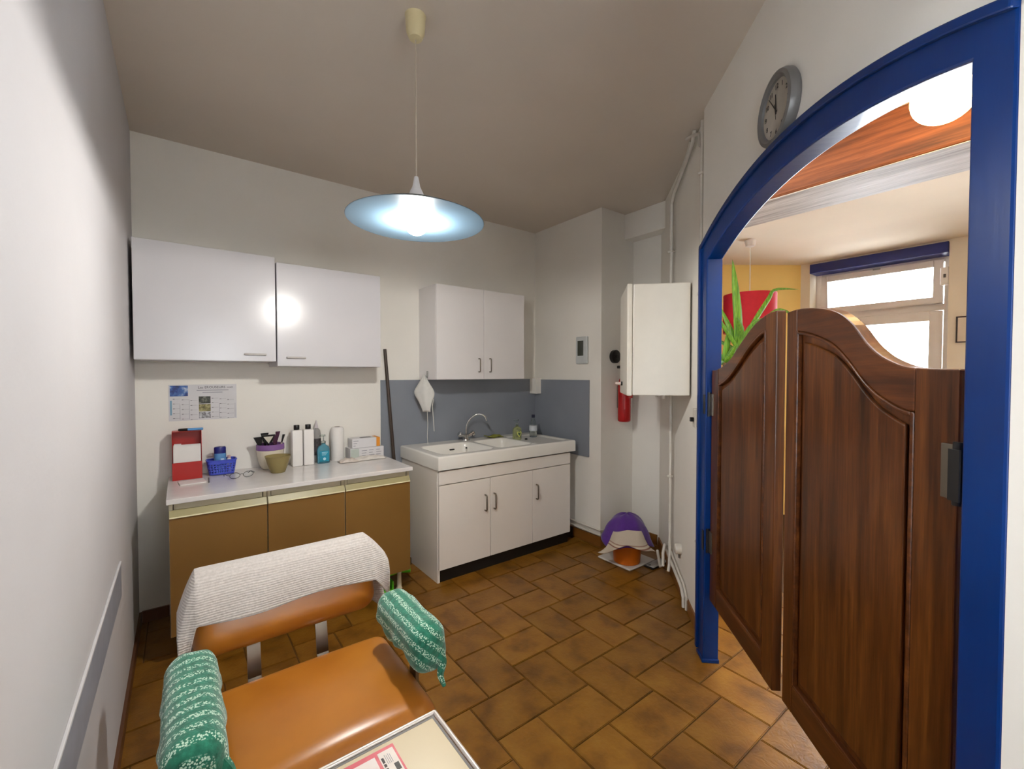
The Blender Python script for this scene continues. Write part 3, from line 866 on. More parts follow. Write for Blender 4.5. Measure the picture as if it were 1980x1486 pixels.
obj('heart_centre', B().add([(2.435 + x * 0.016, 3.13 - 0.0345, zD + 0.056 + z * 0.016) for x, z in [(0, -1), (0.8, 0), (0.9, 0.5), (0.5, 0.9), (0, 0.45), (-0.5, 0.9), (-0.9, 0.5), (-0.8, 0)]], [tuple(range(8))]), plain('dark_green_print', (70, 96, 60), 0.6), soap, None, 0, False, solid=0.001)
wb_ = thing('water_bottle', 'clear plastic bottle with dark blue cap on the drainer', 'bottle', (2.66, 3.17, zD))
obj('body', B().lathe([(0.030, 0), (0.036, 0.006), (0.036, 0.055), (0.033, 0.06), (0.036, 0.065), (0.036, 0.115), (0.024, 0.145), (0.014, 0.175), (0.013, 0.19)], (2.66, 3.17, zD), 24), CLEAR, wb_, None, 0, True)
obj('label', B().lathe([(0.0368, 0.062), (0.0368, 0.110)], (2.66, 3.17, zD), 24), plain('pale_label', (206, 210, 216), 0.5), wb_, None, 0, True, solid=0.0006)
obj('cap', B().lathe([(0.016, 0.185), (0.017, 0.187), (0.017, 0.210), (0.014, 0.213)], (2.66, 3.17, zD), 20), plain('navy_cap', (26, 32, 62), 0.4), wb_, None, 0, True)
one('scouring_pad', B().grid(lambda u, v: (2.24 + u * 0.16, 3.29 + v * 0.09, KZ + 0.010 + 0.018 * math.sin(u * 5 + v * 3) * math.sin(v * 3.1) * u + 0.006 * math.cos(u * 9)), 14, 8), plain('olive_cloth', (138, 138, 56), 0.9), 'olive green cleaning cloth behind the second bowl', 'cloth', solid=0.006, smooth=True)
one('sink_plug', B().lathe([(0.024, 0), (0.026, 0.004), (0.020, 0.012), (0.008, 0.014)], (2.60, 3.335, KZ), 22), BLACK, 'black rubber sink plug on the rim behind bottles', 'sink plug', smooth=True)
one('bottle_top', B().lathe([(0.013, 0), (0.013, 0.010), (0.009, 0.013)], (2.505, 3.085, zD), 18), BLACK, 'small black bottle top beside the soap bottle', 'bottle top', smooth=True)

# face mask on a hook on the side of the sink wall cabinet
mk = thing('face_mask', 'white cloth face mask hanging from hook above sink', 'mask', (1.60, 3.27, 1.30))
def mask_fn(u, v):
    z = 1.495 - 0.300 * v
    w = spline([(0, 0.012), (0.22, 0.055), (0.48, 0.105), (0.75, 0.066), (1, 0.040)], v)
    k = (u - 0.5) * 2 * w - 0.018 + 0.045 * max(0, v - 0.45)
    out = 0.030 * math.sin(PI * u) * math.sin(PI * v)**0.7 + 0.006 * math.sin(u * 15) * (1 - v)
    return (1.588 + 0.55 * k - 0.5 * out, 3.245 - 0.62 * k - 0.6 * out, z)
obj('cloth', B().grid(mask_fn, 16, 16), plain('white_mask_cloth', (214, 212, 206), 0.9, 0.03, 30, 0.15, 120), mk, None, 0, True, solid=0.003)
obj('strap', B().tube([(1.590, 3.225, 1.20), (1.594, 3.225, 1.10), (1.590, 3.225, 1.00), (1.594, 3.225, 0.93)], 0.0025, 6), MATS['white_mask_cloth'], mk, None, 0, True)
obj('strap', B().tube([(1.625, 3.185, 1.30), (1.618, 3.19, 1.24), (1.625, 3.185, 1.13), (1.628, 3.18, 1.04)], 0.003, 6), MATS['white_mask_cloth'], mk, None, 0, True)
hk = thing('wall_hook', 'small grey hook on the cabinet side holding the mask', 'hook', (1.61, 3.27, 1.48))
obj('plate', B().box(1.610, 1.6165, 3.258, 3.278, 1.468, 1.525), plain('grey_hook', (150, 148, 144), 0.4), hk, None, 0.002)
obj('prong', B().tube([(1.612, 3.268, 1.485), (1.602, 3.268, 1.478), (1.597, 3.268, 1.490)], 0.003, 8), MATS['grey_hook'], hk, None, 0, True)

# ---------------------------------------------------------------- base cabinets and worktop
CZ = 0.865
WORKTOP = plain('white_marbled_worktop', (226, 222, 220), 0.16, 0.05, 8.0)
one('worktop', B().box(-0.064, 1.266, 2.792, YB - 0.002, CZ - 0.026, CZ), WORKTOP, 'long white worktop over the three brown cabinets', 'worktop', bevel=0.003)
for i, (a, b) in enumerate(((-0.056, 0.389), (0.389, 0.820), (0.820, 1.258))):
    lab = ['brown base cabinet next to the left wall, under the red box', 'middle brown base cabinet, under the brush pot', 'brown base cabinet nearest the sink, under the glove boxes'][i]
    c = thing('base_cabinet', lab, 'cabinet', ((a + b) / 2, 3.1, 0), 'brown base cabinets under the worktop')
    z1 = CZ - 0.027
    obj('carcass', B().box(a + 0.001, a + 0.018, 2.835, YB - 0.01, 0.14, z1).box(b - 0.018, b - 0.001, 2.835, YB - 0.01, 0.14, z1).box(a + 0.018, b - 0.018, 2.85, YB - 0.01, 0.14, 0.16).box(a + 0.018, b - 0.018, YB - 0.03, YB - 0.01, 0.16, z1), CREAM_LAM, c, None, 0.001)
    obj('drawer_front', B().box(a + 0.022, b - 0.022, 2.842, 2.858, 0.790, z1 - 0.008), CREAM_LAM, c, None, 0.002)
    obj('pull_profile', B().add([(x, y, z) for x in (a + 0.004, b - 0.004) for y, z in ((2.813, 0.764), (2.809, 0.770), (2.830, 0.800), (2.842, 0.800), (2.842, 0.764))], [(0, 1, 2, 3, 4), (9, 8, 7, 6, 5)] + [(k, 5 + k, 5 + (k + 1) % 5, (k + 1) % 5) for k in range(5)]), PROFILE, c)
    obj('profile_lip', B().box(a + 0.004, b - 0.004, 2.806, 2.8125, 0.763, 0.7695), LIP, c, None, 0.001)  # yellow lip, brightened to paint in the highlight along its edge
    obj('door', B().box(a + 0.003, b - 0.003, 2.815, 2.833, 0.150, 0.762), BROWN_LAM, c, None, 0.0015)
    for lx in (a + 0.05, b - 0.05):
        for ly in (2.90, 3.36):
            obj('leg', B().lathe([(0.022, 0), (0.016, 0.01), (0.014, 0.10), (0.024, 0.14)], (lx, ly, 0), 14), plain('ivory_leg', (206, 196, 170), 0.5), c, None, 0, True)

# green dustpan and brush stored under the cabinet
dp = thing('dustpan', 'bright green plastic dustpan pushed under the base cabinet', 'dustpan', (1.13, 3.0, 0))
GRN = plain('lime_plastic', (88, 190, 30), 0.4)
obj('pan', B().box(0.91, 1.16, 2.88, 3.12, 0.004, 0.012).box(0.91, 1.16, 3.11, 3.12, 0.012, 0.085).box(0.91, 0.92, 2.88, 3.11, 0.012, 0.07).box(1.15, 1.16, 2.88, 3.11, 0.012, 0.07), GRN, dp, None, 0.003)
obj('handle', B().tube([(1.16, 3.0, 0.07), (1.24, 2.98, 0.09), (1.315, 2.955, 0.085)], [0.018, 0.022, 0.024], 12), GRN, dp, None, 0, True)
# dark broom handle leaning in the gap
br = thing('broom', 'dark wooden broom handle leaning on the wall beside sink', 'broom', (1.375, 3.22, 0))
obj('handle', B().tube([(1.375, 3.235, 0.05), (1.310, 3.405, 1.70)], 0.0125, 12), plain('dark_brown_stick', (58, 44, 34), 0.45), br, None, 0, True)
obj('head', B().box(1.285, 1.435, 3.19, 3.27, 0.0, 0.06), plain('broom_bristle', (60, 52, 46), 0.9), br, None, 0.01)

# ---------------------------------------------------------------- things on the worktop
RB = plain('red_card_box', (176, 26, 16), 0.4)
rb = thing('card_index_box', 'open red index card box standing on the worktop', 'box', (0.03, 3.33, CZ))
x0, x1, y0, y1 = -0.043, 0.103, 3.275, 3.385
obj('tray', B().box(x0, x1, y0, y0 + 0.003, CZ, CZ + 0.105).box(x0, x0 + 0.003, y0 + 0.003, y1, CZ, CZ + 0.105).box(x1 - 0.003, x1, y0 + 0.003, y1, CZ, CZ + 0.105).box(x0 + 0.003, x1 - 0.003, y0 + 0.003, y1, CZ, CZ + 0.003), RB, rb, None, 0.001)
obj('lid', B().box(x0, x1, y1, y1 + 0.003, CZ + 0.02, CZ + 0.285).box(x0, x0 + 0.003, y0 + 0.03, y1, CZ + 0.106, CZ + 0.285).box(x1 - 0.003, x1, y0 + 0.03, y1, CZ + 0.106, CZ + 0.285).box(x0, x1, y0 + 0.03, y1 + 0.003, CZ + 0.2855, CZ + 0.2885), RB, rb, None, 0.001)
PAPER = plain('white_paper', (232, 228, 224), 0.8, 0.02)
for k in range(7):
    zt = 0.198 + 0.004 * ((k * 5) % 3)
    b = B().box(x0 + 0.006, x1 - 0.006, y0 + 0.008 + k * 0.011, y0 + 0.010 + k * 0.011, CZ + 0.004, CZ + zt)
    if k in (0, 3):
        b.box(x0 + 0.010, x0 + 0.045, y0 + 0.008 + k * 0.011, y0 + 0.010 + k * 0.011, CZ + zt, CZ + zt + 0.016)
    one('index_card', b, PAPER, ['foremost white index card in the red box', 'second white index card in the red box', 'third white index card in the red box', 'tabbed white index card halfway back in red box', 'fifth white index card in the red box', 'sixth white index card in the red box', 'rearmost white index card in the red box'][k], 'card', 'index cards in the red box')
mkr = thing('marker_pen', 'light blue marker pen lying on top of red box', 'pen', (0.04, 3.32, CZ + 0.297))
obj('barrel', B().tube([(0.035, 3.322, CZ + 0.297), (0.108, 3.318, CZ + 0.297), (0.112, 3.318, CZ + 0.297)], [0.0082, 0.0078, 0.006], 14), plain('light_blue_plastic', (86, 150, 208), 0.4), mkr, None, 0, True)
obj('cap', B().tube([(-0.012, 3.324, CZ + 0.297), (-0.008, 3.324, CZ + 0.297), (0.035, 3.322, CZ + 0.297)], [0.005, 0.0076, 0.0086], 14), BLACK, mkr, None, 0, True)

# blue basket with pierced sides
BLU = plain('blue_basket_plastic', (66, 82, 196), 0.35)
bk = thing('basket', 'small blue plastic basket with pierced sides', 'basket', (0.205, 3.335, CZ))
def basket_wall():
    b = B()
    cx, cy = 0.205, 3.335
    def ringp(s, v):
        hx = 0.066 + 0.013 * v
        hy = 0.044 + 0.010 * v
        # rounded rectangle parameter
        a = s * 2 * PI
        n = 5.0
        c, q = math.cos(a), math.sin(a)
        k = (abs(c)**n + abs(q)**n)**(-1 / n)
        return (cx + hx * c * k, cy + hy * q * k, CZ + 0.004 + 0.088 * v)
    NS, NVv = 72, 12
    vs_ = [ringp(i / NS, j / NVv) for j in range(NVv + 1) for i in range(NS)]
    fs = []
    for j in range(NVv):
        for i in range(NS):
            if 2 <= j <= 8 and j % 2 == 0 and i % 2 == 0:
                continue
            i2 = (i + 1) % NS
            fs.append((j * NS + i, j * NS + i2, (j + 1) * NS + i2, (j + 1) * NS + i))
    fs.append(tuple(range(NS)))
    return b.add(vs_, fs), [ringp(i / NS, 1.0) for i in range(NS + 1)]
bw, rimp = basket_wall()
obj('pierced_wall', bw, BLU, bk, None, 0, True, solid=0.003)
obj('rim', B().tube(rimp, 0.0045, 8, False), BLU, bk, None, 0, True)
shp = thing('shampoo_bottle', 'light blue shampoo bottle with navy cap in blue basket', 'bottle', (0.198, 3.335, CZ + 0.006))
obj('body', B().lathe([(0.028, 0), (0.031, 0.006), (0.033, 0.12), (0.031, 0.127)], (0.198, 3.335, CZ + 0.006), 28, 1.0, 0.7), plain('sky_blue_bottle', (92, 146, 200), 0.35), shp, None, 0, True)
obj('cap', B().lathe([(0.032, 0.127), (0.0325, 0.16), (0.029, 0.168), (0.012, 0.170)], (0.198, 3.335, CZ + 0.006), 28, 1.0, 0.7), plain('navy_cap_blue', (20, 26, 108), 0.35), shp, None, 0, True)
obj('emblem', B().roundbox((0.209, 3.3115, CZ + 0.095), (0.010, 0.0022, 0.007), 0.002, 2, 2), plain('pale_blue_print', (190, 214, 236), 0.5), shp)
vb = thing('small_vial', 'tiny white and pink bottle beside shampoo in basket', 'bottle', (0.247, 3.35, CZ + 0.006))
obj('body', B().lathe([(0.011, 0), (0.012, 0.004), (0.012, 0.085), (0.008, 0.09)], (0.247, 3.35, CZ + 0.006), 18), plain('white_vial', (226, 220, 218), 0.4), vb, None, 0, True)
obj('cap', B().lathe([(0.009, 0.089), (0.009, 0.105), (0.007, 0.107)], (0.247, 3.35, CZ + 0.006), 18), plain('pink_cap', (220, 180, 180), 0.4), vb, None, 0, True)
FN = Matrix.Translation((0.05, 3.165, CZ)) @ Matrix.Rotation(0.10, 4, 'Z')
npad = thing('notepad', 'small white notepad lying in front of red box', 'notepad', (0.05, 3.165, CZ))
obj('pages', B().box(-0.062, 0.062, -0.055, 0.055, 0.0015, 0.0065), PAPER, npad, FN, 0.0005)
obj('cover', B().box(-0.063, 0.063, -0.056, 0.056, 0.0001, 0.0014), plain('pinkish_card', (214, 196, 190), 0.7), npad, FN)
obj('top_sheet', B().box(-0.062, 0.062, -0.055, 0.052, 0.0066, 0.0070), plain('pink_white_sheet', (228, 214, 212), 0.8), npad, FN)
one('pencil', B().tube([(0.128, 3.10, CZ + 0.004), (0.133, 3.225, CZ + 0.004), (0.1335, 3.232, CZ + 0.004)], [0.0036, 0.0036, 0.001], 8), plain('grey_pencil', (120, 118, 122), 0.5), 'short grey pencil lying beside the white notepad', 'pencil', smooth=True)

# reading glasses
gl = thing('reading_glasses', 'thin dark framed reading glasses lying on worktop', 'glasses', (0.30, 3.16, CZ))
FG = Matrix.Translation((0.292, 3.125, CZ + 0.004)) @ Matrix.Rotation(0.16, 4, 'Z')
def lens_ring(cx):
    return [(cx + 0.027 * math.cos(a), -0.006 - 0.004 * math.cos(a)**2, 0.017 + 0.017 * math.sin(a)) for a in frange(0, 2 * PI, 24)]
GF = plain('dark_wire', (52, 46, 50), 0.35, metal=0.6)
for cx, s in ((-0.036, -1), (0.036, 1)):
    obj('rim', B().tube(lens_ring(cx), 0.0014, 6, False), GF, gl, FG, 0, True)
    obj('lens', B().add([(p[0], p[1], p[2]) for p in lens_ring(cx)[:-1]], [tuple(range(24))]), glassy('spectacle_lens', (246, 250, 250), 0.0, 1.05), gl, FG, 0, False, solid=0.001)
    obj('temple', B().tube(cr([(s * 0.063, -0.010, 0.022), (s * 0.072, 0.0, 0.022), (s * 0.072, 0.075, 0.018), (s * 0.066, 0.105, 0.0)]), 0.0018, 6), GF, gl, FG, 0, True)
obj('bridge', B().tube(cr([(-0.010, -0.008, 0.020), (0, -0.010, 0.024), (0.010, -0.008, 0.020)]), 0.0014, 6), GF, gl, FG, 0, True)

# pot with purple rim, holding hairdressing tools
px_, py_ = 0.482, 3.335
pot = thing('utensil_pot', 'cream egg shaped pot with a purple rim on worktop', 'pot', (px_, py_, CZ))
obj('pot_body', B().lathe([(0.048, 0), (0.055, 0.006), (0.070, 0.045), (0.080, 0.09), (0.083, 0.128), (0.079, 0.128), (0.074, 0.09), (0.05, 0.012), (0.001, 0.010)], (px_, py_, CZ), 40), plain('cream_pot', (226, 216, 194), 0.4), pot, None, 0, True)
obj('rim_band', B().lathe([(0.0835, 0.129), (0.0845, 0.13), (0.0835, 0.164), (0.081, 0.166), (0.078, 0.164), (0.0785, 0.129)], (px_, py_, CZ), 40), plain('purple_band', (132, 92, 152), 0.45), pot, None, 0, True)
BPL = plain('plum_plastic', (74, 36, 62), 0.35)
tint = [('tint_brush', 'black angled tint brush leaning left in the pot', BLACK, (-0.035, -0.02), (-0.080, -0.03), 0.220),
        ('tint_brush', 'wide black paddle tint brush with pale triangle in pot', BLACK, (-0.012, -0.035), (-0.020, -0.045), 0.232),
        ('tint_brush', 'plum handled tint brush in the middle of pot', BPL, (0.012, -0.02), (0.022, -0.03), 0.225),
        ('tint_brush', 'dark plum tint brush standing tallest in the pot', BPL, (0.02, 0.01), (0.045, 0.0), 0.245),
        ('tint_brush', 'pale handled brush with black tip at pot right side', plain('pale_handle', (200, 182, 170), 0.5), (0.035, -0.01), (0.078, -0.02), 0.225),
        ('tint_brush', 'black tint brush standing at the back of pot', BLACK, (-0.02, 0.03), (-0.03, 0.045), 0.235)]
for k, (nm, lab, mt, a, b, h) in enumerate(tint):
    P0 = Vector((px_ + a[0], py_ + a[1], CZ + 0.03))
    P1 = Vector((px_ + b[0], py_ + b[1], CZ + h))
    d = thing(nm, lab, 'brush', P0, 'tint brushes in the pot')
    Q = P0.lerp(P1, 0.72)
    obj('handle', B().tube([P0, Q], [0.004, 0.006], 8), mt, d, None, 0, True)
    up = (P1 - P0).normalized()
    sd = Vector((1, 0.2, 0)).normalized()
    w = (0.030, 0.046, 0.018, 0.016, 0.009, 0.028)[k]
    nr_ = up.cross(sd).normalized() * 0.005
    vs_ = [Q - sd * w * 0.4, Q + sd * w * 0.4, P1 + sd * w, P1 - sd * w * 0.8]
    obj('head', B().add([tuple(p + nr_) for p in vs_] + [tuple(p - nr_) for p in vs_], [(0, 1, 2, 3), (7, 6, 5, 4), (0, 4, 5, 1), (1, 5, 6, 2), (2, 6, 7, 3), (3, 7, 4, 0)]), BLACK if k != 2 and k != 3 else BPL, d, None, 0.002)
    if k == 1:
        c_ = Q.lerp(P1, 0.42) - nr_ * 1.2
        if nr_.y > 0: c_ = Q.lerp(P1, 0.42) - nr_ * 1.3
        obj('pale_inset', B().add([tuple(c_ + sd * 0.030 + up * 0.022), tuple(c_ - sd * 0.030 + up * 0.022), tuple(c_ - up * 0.024)], [(0, 1, 2)]), plain('pale_inset', (214, 208, 192), 0.5), d, None, 0, False, solid=0.002)
# translucent mixing bowl
one('mixing_bowl', B().lathe([(0.040, 0), (0.043, 0.003), (0.060, 0.05), (0.076, 0.108), (0.073, 0.108), (0.057, 0.05), (0.040, 0.006), (0.001, 0.005)], (0.500, 3.168, CZ), 40), glassy('smoky_khaki_plastic', (176, 160, 112), 0.15, 1.2, 0.45), 'smoky khaki translucent mixing bowl in front of pot', 'bowl', smooth=True)

# two white bottles with black caps
WB = plain('white_bottle', (238, 234, 230), 0.35, 0.01)
for k, x in enumerate((0.640, 0.713)):
    t = thing('developer_bottle', ['tall white bottle with black cap, beside the pot', 'tall white bottle with black cap, beside the hand gel'][k], 'bottle', (x, 3.31, CZ), 'white bottles on the worktop')
    obj('body', B().roundbox((x, 3.31, CZ + 0.125), (0.0335, 0.032, 0.125), 0.008, 2, 3), WB, t, None, 0, True)
    obj('cap', B().lathe([(0.018, 0), (0.0185, 0.001), (0.0185, 0.030), (0.017, 0.032)], (x, 3.31, CZ + 0.251), 20), BLACK, t, None, 0, True)
sb_ = thing('spray_bottle', 'grey bottle with pointed nozzle behind the white bottles', 'bottle', (0.785, 3.385, CZ))
obj('body', B().lathe([(0.028, 0), (0.030, 0.005), (0.030, 0.20), (0.026, 0.228), (0.012, 0.245)], (0.785, 3.385, CZ), 24), plain('grey_bottle', (150, 146, 144), 0.4), sb_, None, 0, True)
obj('print_band', B().lathe([(0.0306, 0.05), (0.0306, 0.17)], (0.785, 3.385, CZ), 24), plain('dark_print_band', (72, 66, 68), 0.5, 0.5, 60), sb_, None, 0, True, solid=0.0005)
obj('nozzle', B().lathe([(0.014, 0.245), (0.012, 0.26), (0.004, 0.295), (0.003, 0.30)], (0.785, 3.385, CZ), 18), plain('pinkish_nozzle', (206, 196, 200), 0.4), sb_, None, 0, True)
hg = pump_bottle('hand_gel', 'clear pump bottle of blue hand gel on worktop', (0.812, 3.30, CZ), 0.086, 0.052, 0.135, glassy('blue_gel_bottle', (120, 190, 214), 0.08, 1.25, 0.7), CLEAR, plain('teal_label', (26, 140, 168), 0.5, 0.2, 30), 0.205)
for k in range(3):
    obj('print_line', B().box(0.795, 0.835 - 0.006 * k, 3.2715, 3.2728, CZ + 0.078 - k * 0.009, CZ + 0.081 - k * 0.009), plain('pale_teal_print', (190, 228, 236), 0.5), hg)
one('label_emblem', B().lathe([(0.010, 0), (0.010, 0.0008)], (0, 0, 0), 20), MATS['pale_teal_print'], 'pale emblem printed on the blue gel label', 'emblem', F=Matrix.Translation((0.812, 3.2712, CZ + 0.034)) @ Matrix.Rotation(PI / 2, 4, 'X'))
_e = bpy.data.objects['label_emblem']
for _k in ('label', 'category'):
    del _e[_k]
_e.parent = hg
_e.matrix_parent_inverse = PW[hg.name]
roll = thing('paper_towel_roll', 'white paper towel roll standing by the gel bottle', 'paper roll', (0.925, 3.36, CZ))
obj('paper', B().lathe([(0.046, 0), (0.047, 0.002), (0.047, 0.225), (0.040, 0.242), (0.022, 0.246), (0.020, 0.244), (0.020, 0.20), (0.001, 0.20)], (0.925, 3.36, CZ), 36), PAPER, roll, None, 0, True)
obj('core', B().lathe([(0.020, 0.18), (0.020, 0.2465), (0.0175, 0.2465), (0.0175, 0.18)], (0.925, 3.36, CZ), 24), plain('card_core', (120, 112, 100), 0.9), roll, None, 0, True)
BOXW = plain('carton_white', (222, 220, 222), 0.6, 0.02)
INK = plain('grey_print', (150, 150, 158), 0.7)
g1 = thing('glove_box', 'white glove box with grey print, lower of the two', 'box', (1.13, 3.36, CZ), 'glove boxes on the worktop')
obj('carton', B().box(1.000, 1.255, 3.30, 3.42, CZ, CZ + 0.080), BOXW, g1, None, 0.002)
obj('grey_panel', B().box(1.002, 1.065, 3.2985, 3.2998, CZ + 0.004, CZ + 0.076), plain('pale_green_grey', (190, 200, 192), 0.6), g1)
for k in range(3):
    for q in range(3):
        obj('print_line', B().box(1.085 + q * 0.055, 1.085 + q * 0.055 + 0.040 - 0.006 * ((k + q) % 3), 3.2985, 3.2998, CZ + 0.056 - k * 0.018, CZ + 0.060 - k * 0.018), INK, g1)
g2 = thing('glove_box', 'white glove box with orange end, on top of other', 'box', (1.13, 3.365, CZ + 0.081), 'glove boxes on the worktop')
obj('carton', B().box(1.016, 1.200, 3.305, 3.41, CZ + 0.081, CZ + 0.150), BOXW, g2, None, 0.002)
obj('orange_end', B().box(1.2005, 1.228, 3.305, 3.41, CZ + 0.081, CZ + 0.150), plain('orange_carton', (232, 150, 44), 0.5), g2, None, 0.002)
obj('slot', B().box(1.09, 1.17, 3.34, 3.37, CZ + 0.1495, CZ + 0.1512), BLACK, g2)
for k in range(3):
    obj('print_line', B().box(1.025, 1.062 - 0.01 * k, 3.3035, 3.3048, CZ + 0.132 - k * 0.018, CZ + 0.136 - k * 0.018), INK, g2)
def crumple(x0, x1, y0, y1, h, seed):
    def fn(u, v):
        e = math.sin(PI * u)**0.5 * math.sin(PI * v)**0.5
        n = noise.noise(Vector((u * 5 + seed, v * 4, seed))) * 0.5 + 0.5
        n2 = noise.noise(Vector((u * 13, v * 9 + seed, 3.0)))
        return (x0 + (x1 - x0) * u, y0 + (y1 - y0) * v + 0.014 * noise.noise(Vector((u * 6, seed, v))), CZ + 0.003 + e * (h * n + 0.008 * n2 + 0.004))
    return B().grid(fn, 26, 14)
RUB = plain('white_rubber', (222, 216, 208), 0.6, 0.04)
one('rubber_gloves', crumple(1.00, 1.235, 3.20, 3.292, 0.034, 2.0), RUB, 'crumpled white gloves in front of the glove boxes', 'gloves', smooth=True, solid=0.003)
one('paper_tissue', crumple(0.90, 1.03, 3.19, 3.28, 0.03, 5.5), plain('tissue', (212, 200, 190), 0.8), 'crumpled pinkish tissue in front of the paper roll', 'tissue', smooth=True, solid=0.003)

# ---------------------------------------------------------------- wall calendar
cal = thing('wall_calendar', 'printed wall calendar sheet pinned under the corner cabinet', 'calendar', (0.12, YB, 1.21))
yc = YB - 0.0022
obj('sheet', B().box(-0.057, 0.300, YB - 0.002, YB - 0.0004, 1.208, 1.434), plain('calendar_paper', (214, 212, 214), 0.7, 0.02), cal)
def patch(name, x0, x1, z0, z1, mat):
    obj(name, B().box(x0, x1, yc - 0.0006, yc, z0, z1), mat, cal)
def mat_photo(name, stops, sc):
    t = NT(name)
    v = t.coords((1, 1, 1))
    t.base(t.ramp(t.noise(v, sc, 3, 0.6), stops))
    t.set(rough=0.5)
    return t.m
patch('photo', -0.050, 0.040, 1.362, 1.428, mat_photo('seaside_photo', [(0.25, rgb((44, 52, 40))), (0.42, rgb((38, 62, 130))), (0.58, rgb((70, 110, 176))), (0.75, rgb((196, 206, 220)))], 26.0))
patch('photo', 0.095, 0.157, 1.312, 1.358, mat_photo('dark_animal_photo', [(0.3, rgb((32, 32, 30))), (0.55, rgb((72, 74, 66))), (0.75, rgb((150, 152, 136)))], 45.0))
patch('photo', 0.095, 0.157, 1.262, 1.309, mat_photo('field_animal_photo', [(0.3, rgb((52, 50, 32))), (0.5, rgb((140, 132, 84))), (0.7, rgb((196, 188, 140)))], 40.0))
patch('photo', 0.095, 0.157, 1.218, 1.258, mat_photo('bird_photo', [(0.38, rgb((44, 40, 44))), (0.5, rgb((130, 128, 132))), (0.65, rgb((206, 208, 212)))], 45.0))
FT = lambda x, z: Matrix.Translation((x, yc - 0.0008, z)) @ Matrix.Rotation(PI / 2, 4, 'X')
INKD = plain('soft_black_ink', (92, 88, 92), 0.7)
text_part('title', 'Les EROUSEURS', 0.021, FT(0.165, 1.415), INKD, cal)
for x0_, x1_, z_ in ((0.085, 0.255, 1.397), (0.115, 0.222, 1.383)):
    patch('subtitle_line', x0_, x1_, z_ - 0.002, z_ + 0.002, INK)
obj('key_emblem', B().box(0.246, 0.270, yc - 0.0006, yc, 1.413, 1.4165), INKD, cal)
obj('key_emblem', B().tube([(0.275 + 0.005 * math.cos(a), yc - 0.0004, 1.4145 + 0.005 * math.sin(a)) for a in frange(0, 2 * PI, 14)], 0.0009, 5, False), INKD, cal)
BLUEINK = plain('pale_blue_ink', (128, 166, 190), 0.7)
patch('margin_band', -0.050, -0.041, 1.245, 1.335, BLUEINK)
INKL = plain('light_ink', (168, 164, 168), 0.7)
for q, xq in enumerate((-0.036, 0.008, 0.052, 0.163, 0.206, 0.248)):
    for k in range(5):
        z_ = 1.345 - k * 0.030 - 0.006 * (q % 3)
        patch('date_line', xq, xq + 0.036, z_ - 0.0008, z_ + 0.0008, INKL)
        patch('date_mark', xq, xq + 0.009, z_ - 0.0017, z_ + 0.0017, INKD)
for xq in (-0.002, 0.045, 0.203, 0.290):
    patch('column_rule', xq, xq + 0.0018, 1.215, 1.31 + (0.03 if xq == 0.045 else 0), INK)

# ---------------------------------------------------------------- left wall rail
one('wall_rail', B().box(XL, XL + 0.006, 0.45, 2.445, 0.570, 0.705), plain('grey_rail_paint', (150, 154, 166), 0.45), 'long grey wall protection rail on the left wall', 'wall rail', bevel=0.001)
_r = bpy.data.objects['wall_rail']
obj('top_edge', B().box(XL, XL + 0.0075, 0.45, 2.445, 0.7055, 0.716), plain('white_edge', (214, 212, 214), 0.4), _r, None, 0.002)
struct('baseboard_left', B().box(XL, XL + 0.012, -1.6, YB - 0.013, 0.0, 0.07), plain('brown_tile_skirting', (96, 58, 32), 0.4))
struct('baseboard_back', B().box(XL + 0.013, -0.07, YB - 0.012, YB, 0.0, 0.07), MATS['brown_tile_skirting'])
struct('baseboard_side', B().box(XT - 0.012, XT, YT - 0.012, 3.0, 0.0, 0.085), plain('ochre_tile_skirting', (128, 82, 32), 0.4))
struct('baseboard_column', B().box(XT, XR, YT - 0.012, YT, 0.0, 0.085), MATS['ochre_tile_skirting'])
struct('baseboard_recess', B().box(XR - 0.012, XR, 2.27, YT - 0.013, 0.0, 0.085), MATS['ochre_tile_skirting'])
struct('baseboard_right', B().box(-0.30, 1.10, 0.0, 0.012, 0.0, 0.075), MATS['ochre_tile_skirting'], F=FB)

# ---------------------------------------------------------------- wall thermostat
th = thing('thermostat', 'silver wall thermostat with dark screen beside the splashback', 'thermostat', (XT, 2.76, 1.59))
obj('case', B().box(XT - 0.022, XT - 0.0005, 2.690, 2.830, 1.592, 1.838), plain('silver_plastic', (196, 200, 200), 0.35), th, None, 0.008)
obj('screen', B().box(XT - 0.0235, XT - 0.022, 2.735, 2.805, 1.665, 1.800), plain('lcd_grey', (62, 66, 58), 0.2), th)

# ---------------------------------------------------------------- boiler on the diagonal wall
boi = thing('boiler', 'white wall hung water heater box on the diagonal wall', 'water heater', FB @ Vector((0.25, 0.0, 1.363)))
BOIL = plain('boiler_enamel', (226, 220, 208), 0.35, 0.015)
obj('casing', B().box(-0.005, 0.50, 0.012, 0.355, 1.366, 2.066), BOIL, boi, FB, 0.006)
obj('front_cover', B().box(-0.008, 0.503, 0.357, 0.392, 1.362, 2.070), BOIL, boi, FB, 0.010, seg=3)
kb = obj('knob', B().tube([FB @ Vector((0.30, 0.392, 1.435)), FB @ Vector((0.30, 0.404, 1.435))], 0.014, 18), BLACK, boi, None, 0, True)
obj('knob_grip', B().tube([FB @ Vector((0.30, 0.404, 1.435)), FB @ Vector((0.30, 0.440, 1.435))], [0.011, 0.009], 14), plain('pale_pink_knob', (228, 206, 198), 0.4), kb, None, 0, True)
for s_ in (0.10, 0.36):
    obj('bottom_stub', B().tube([FB @ Vector((s_, 0.15, 1.34)), FB @ Vector((s_, 0.15, 1.366))], 0.010, 12), BOIL, boi, None, 0, True)
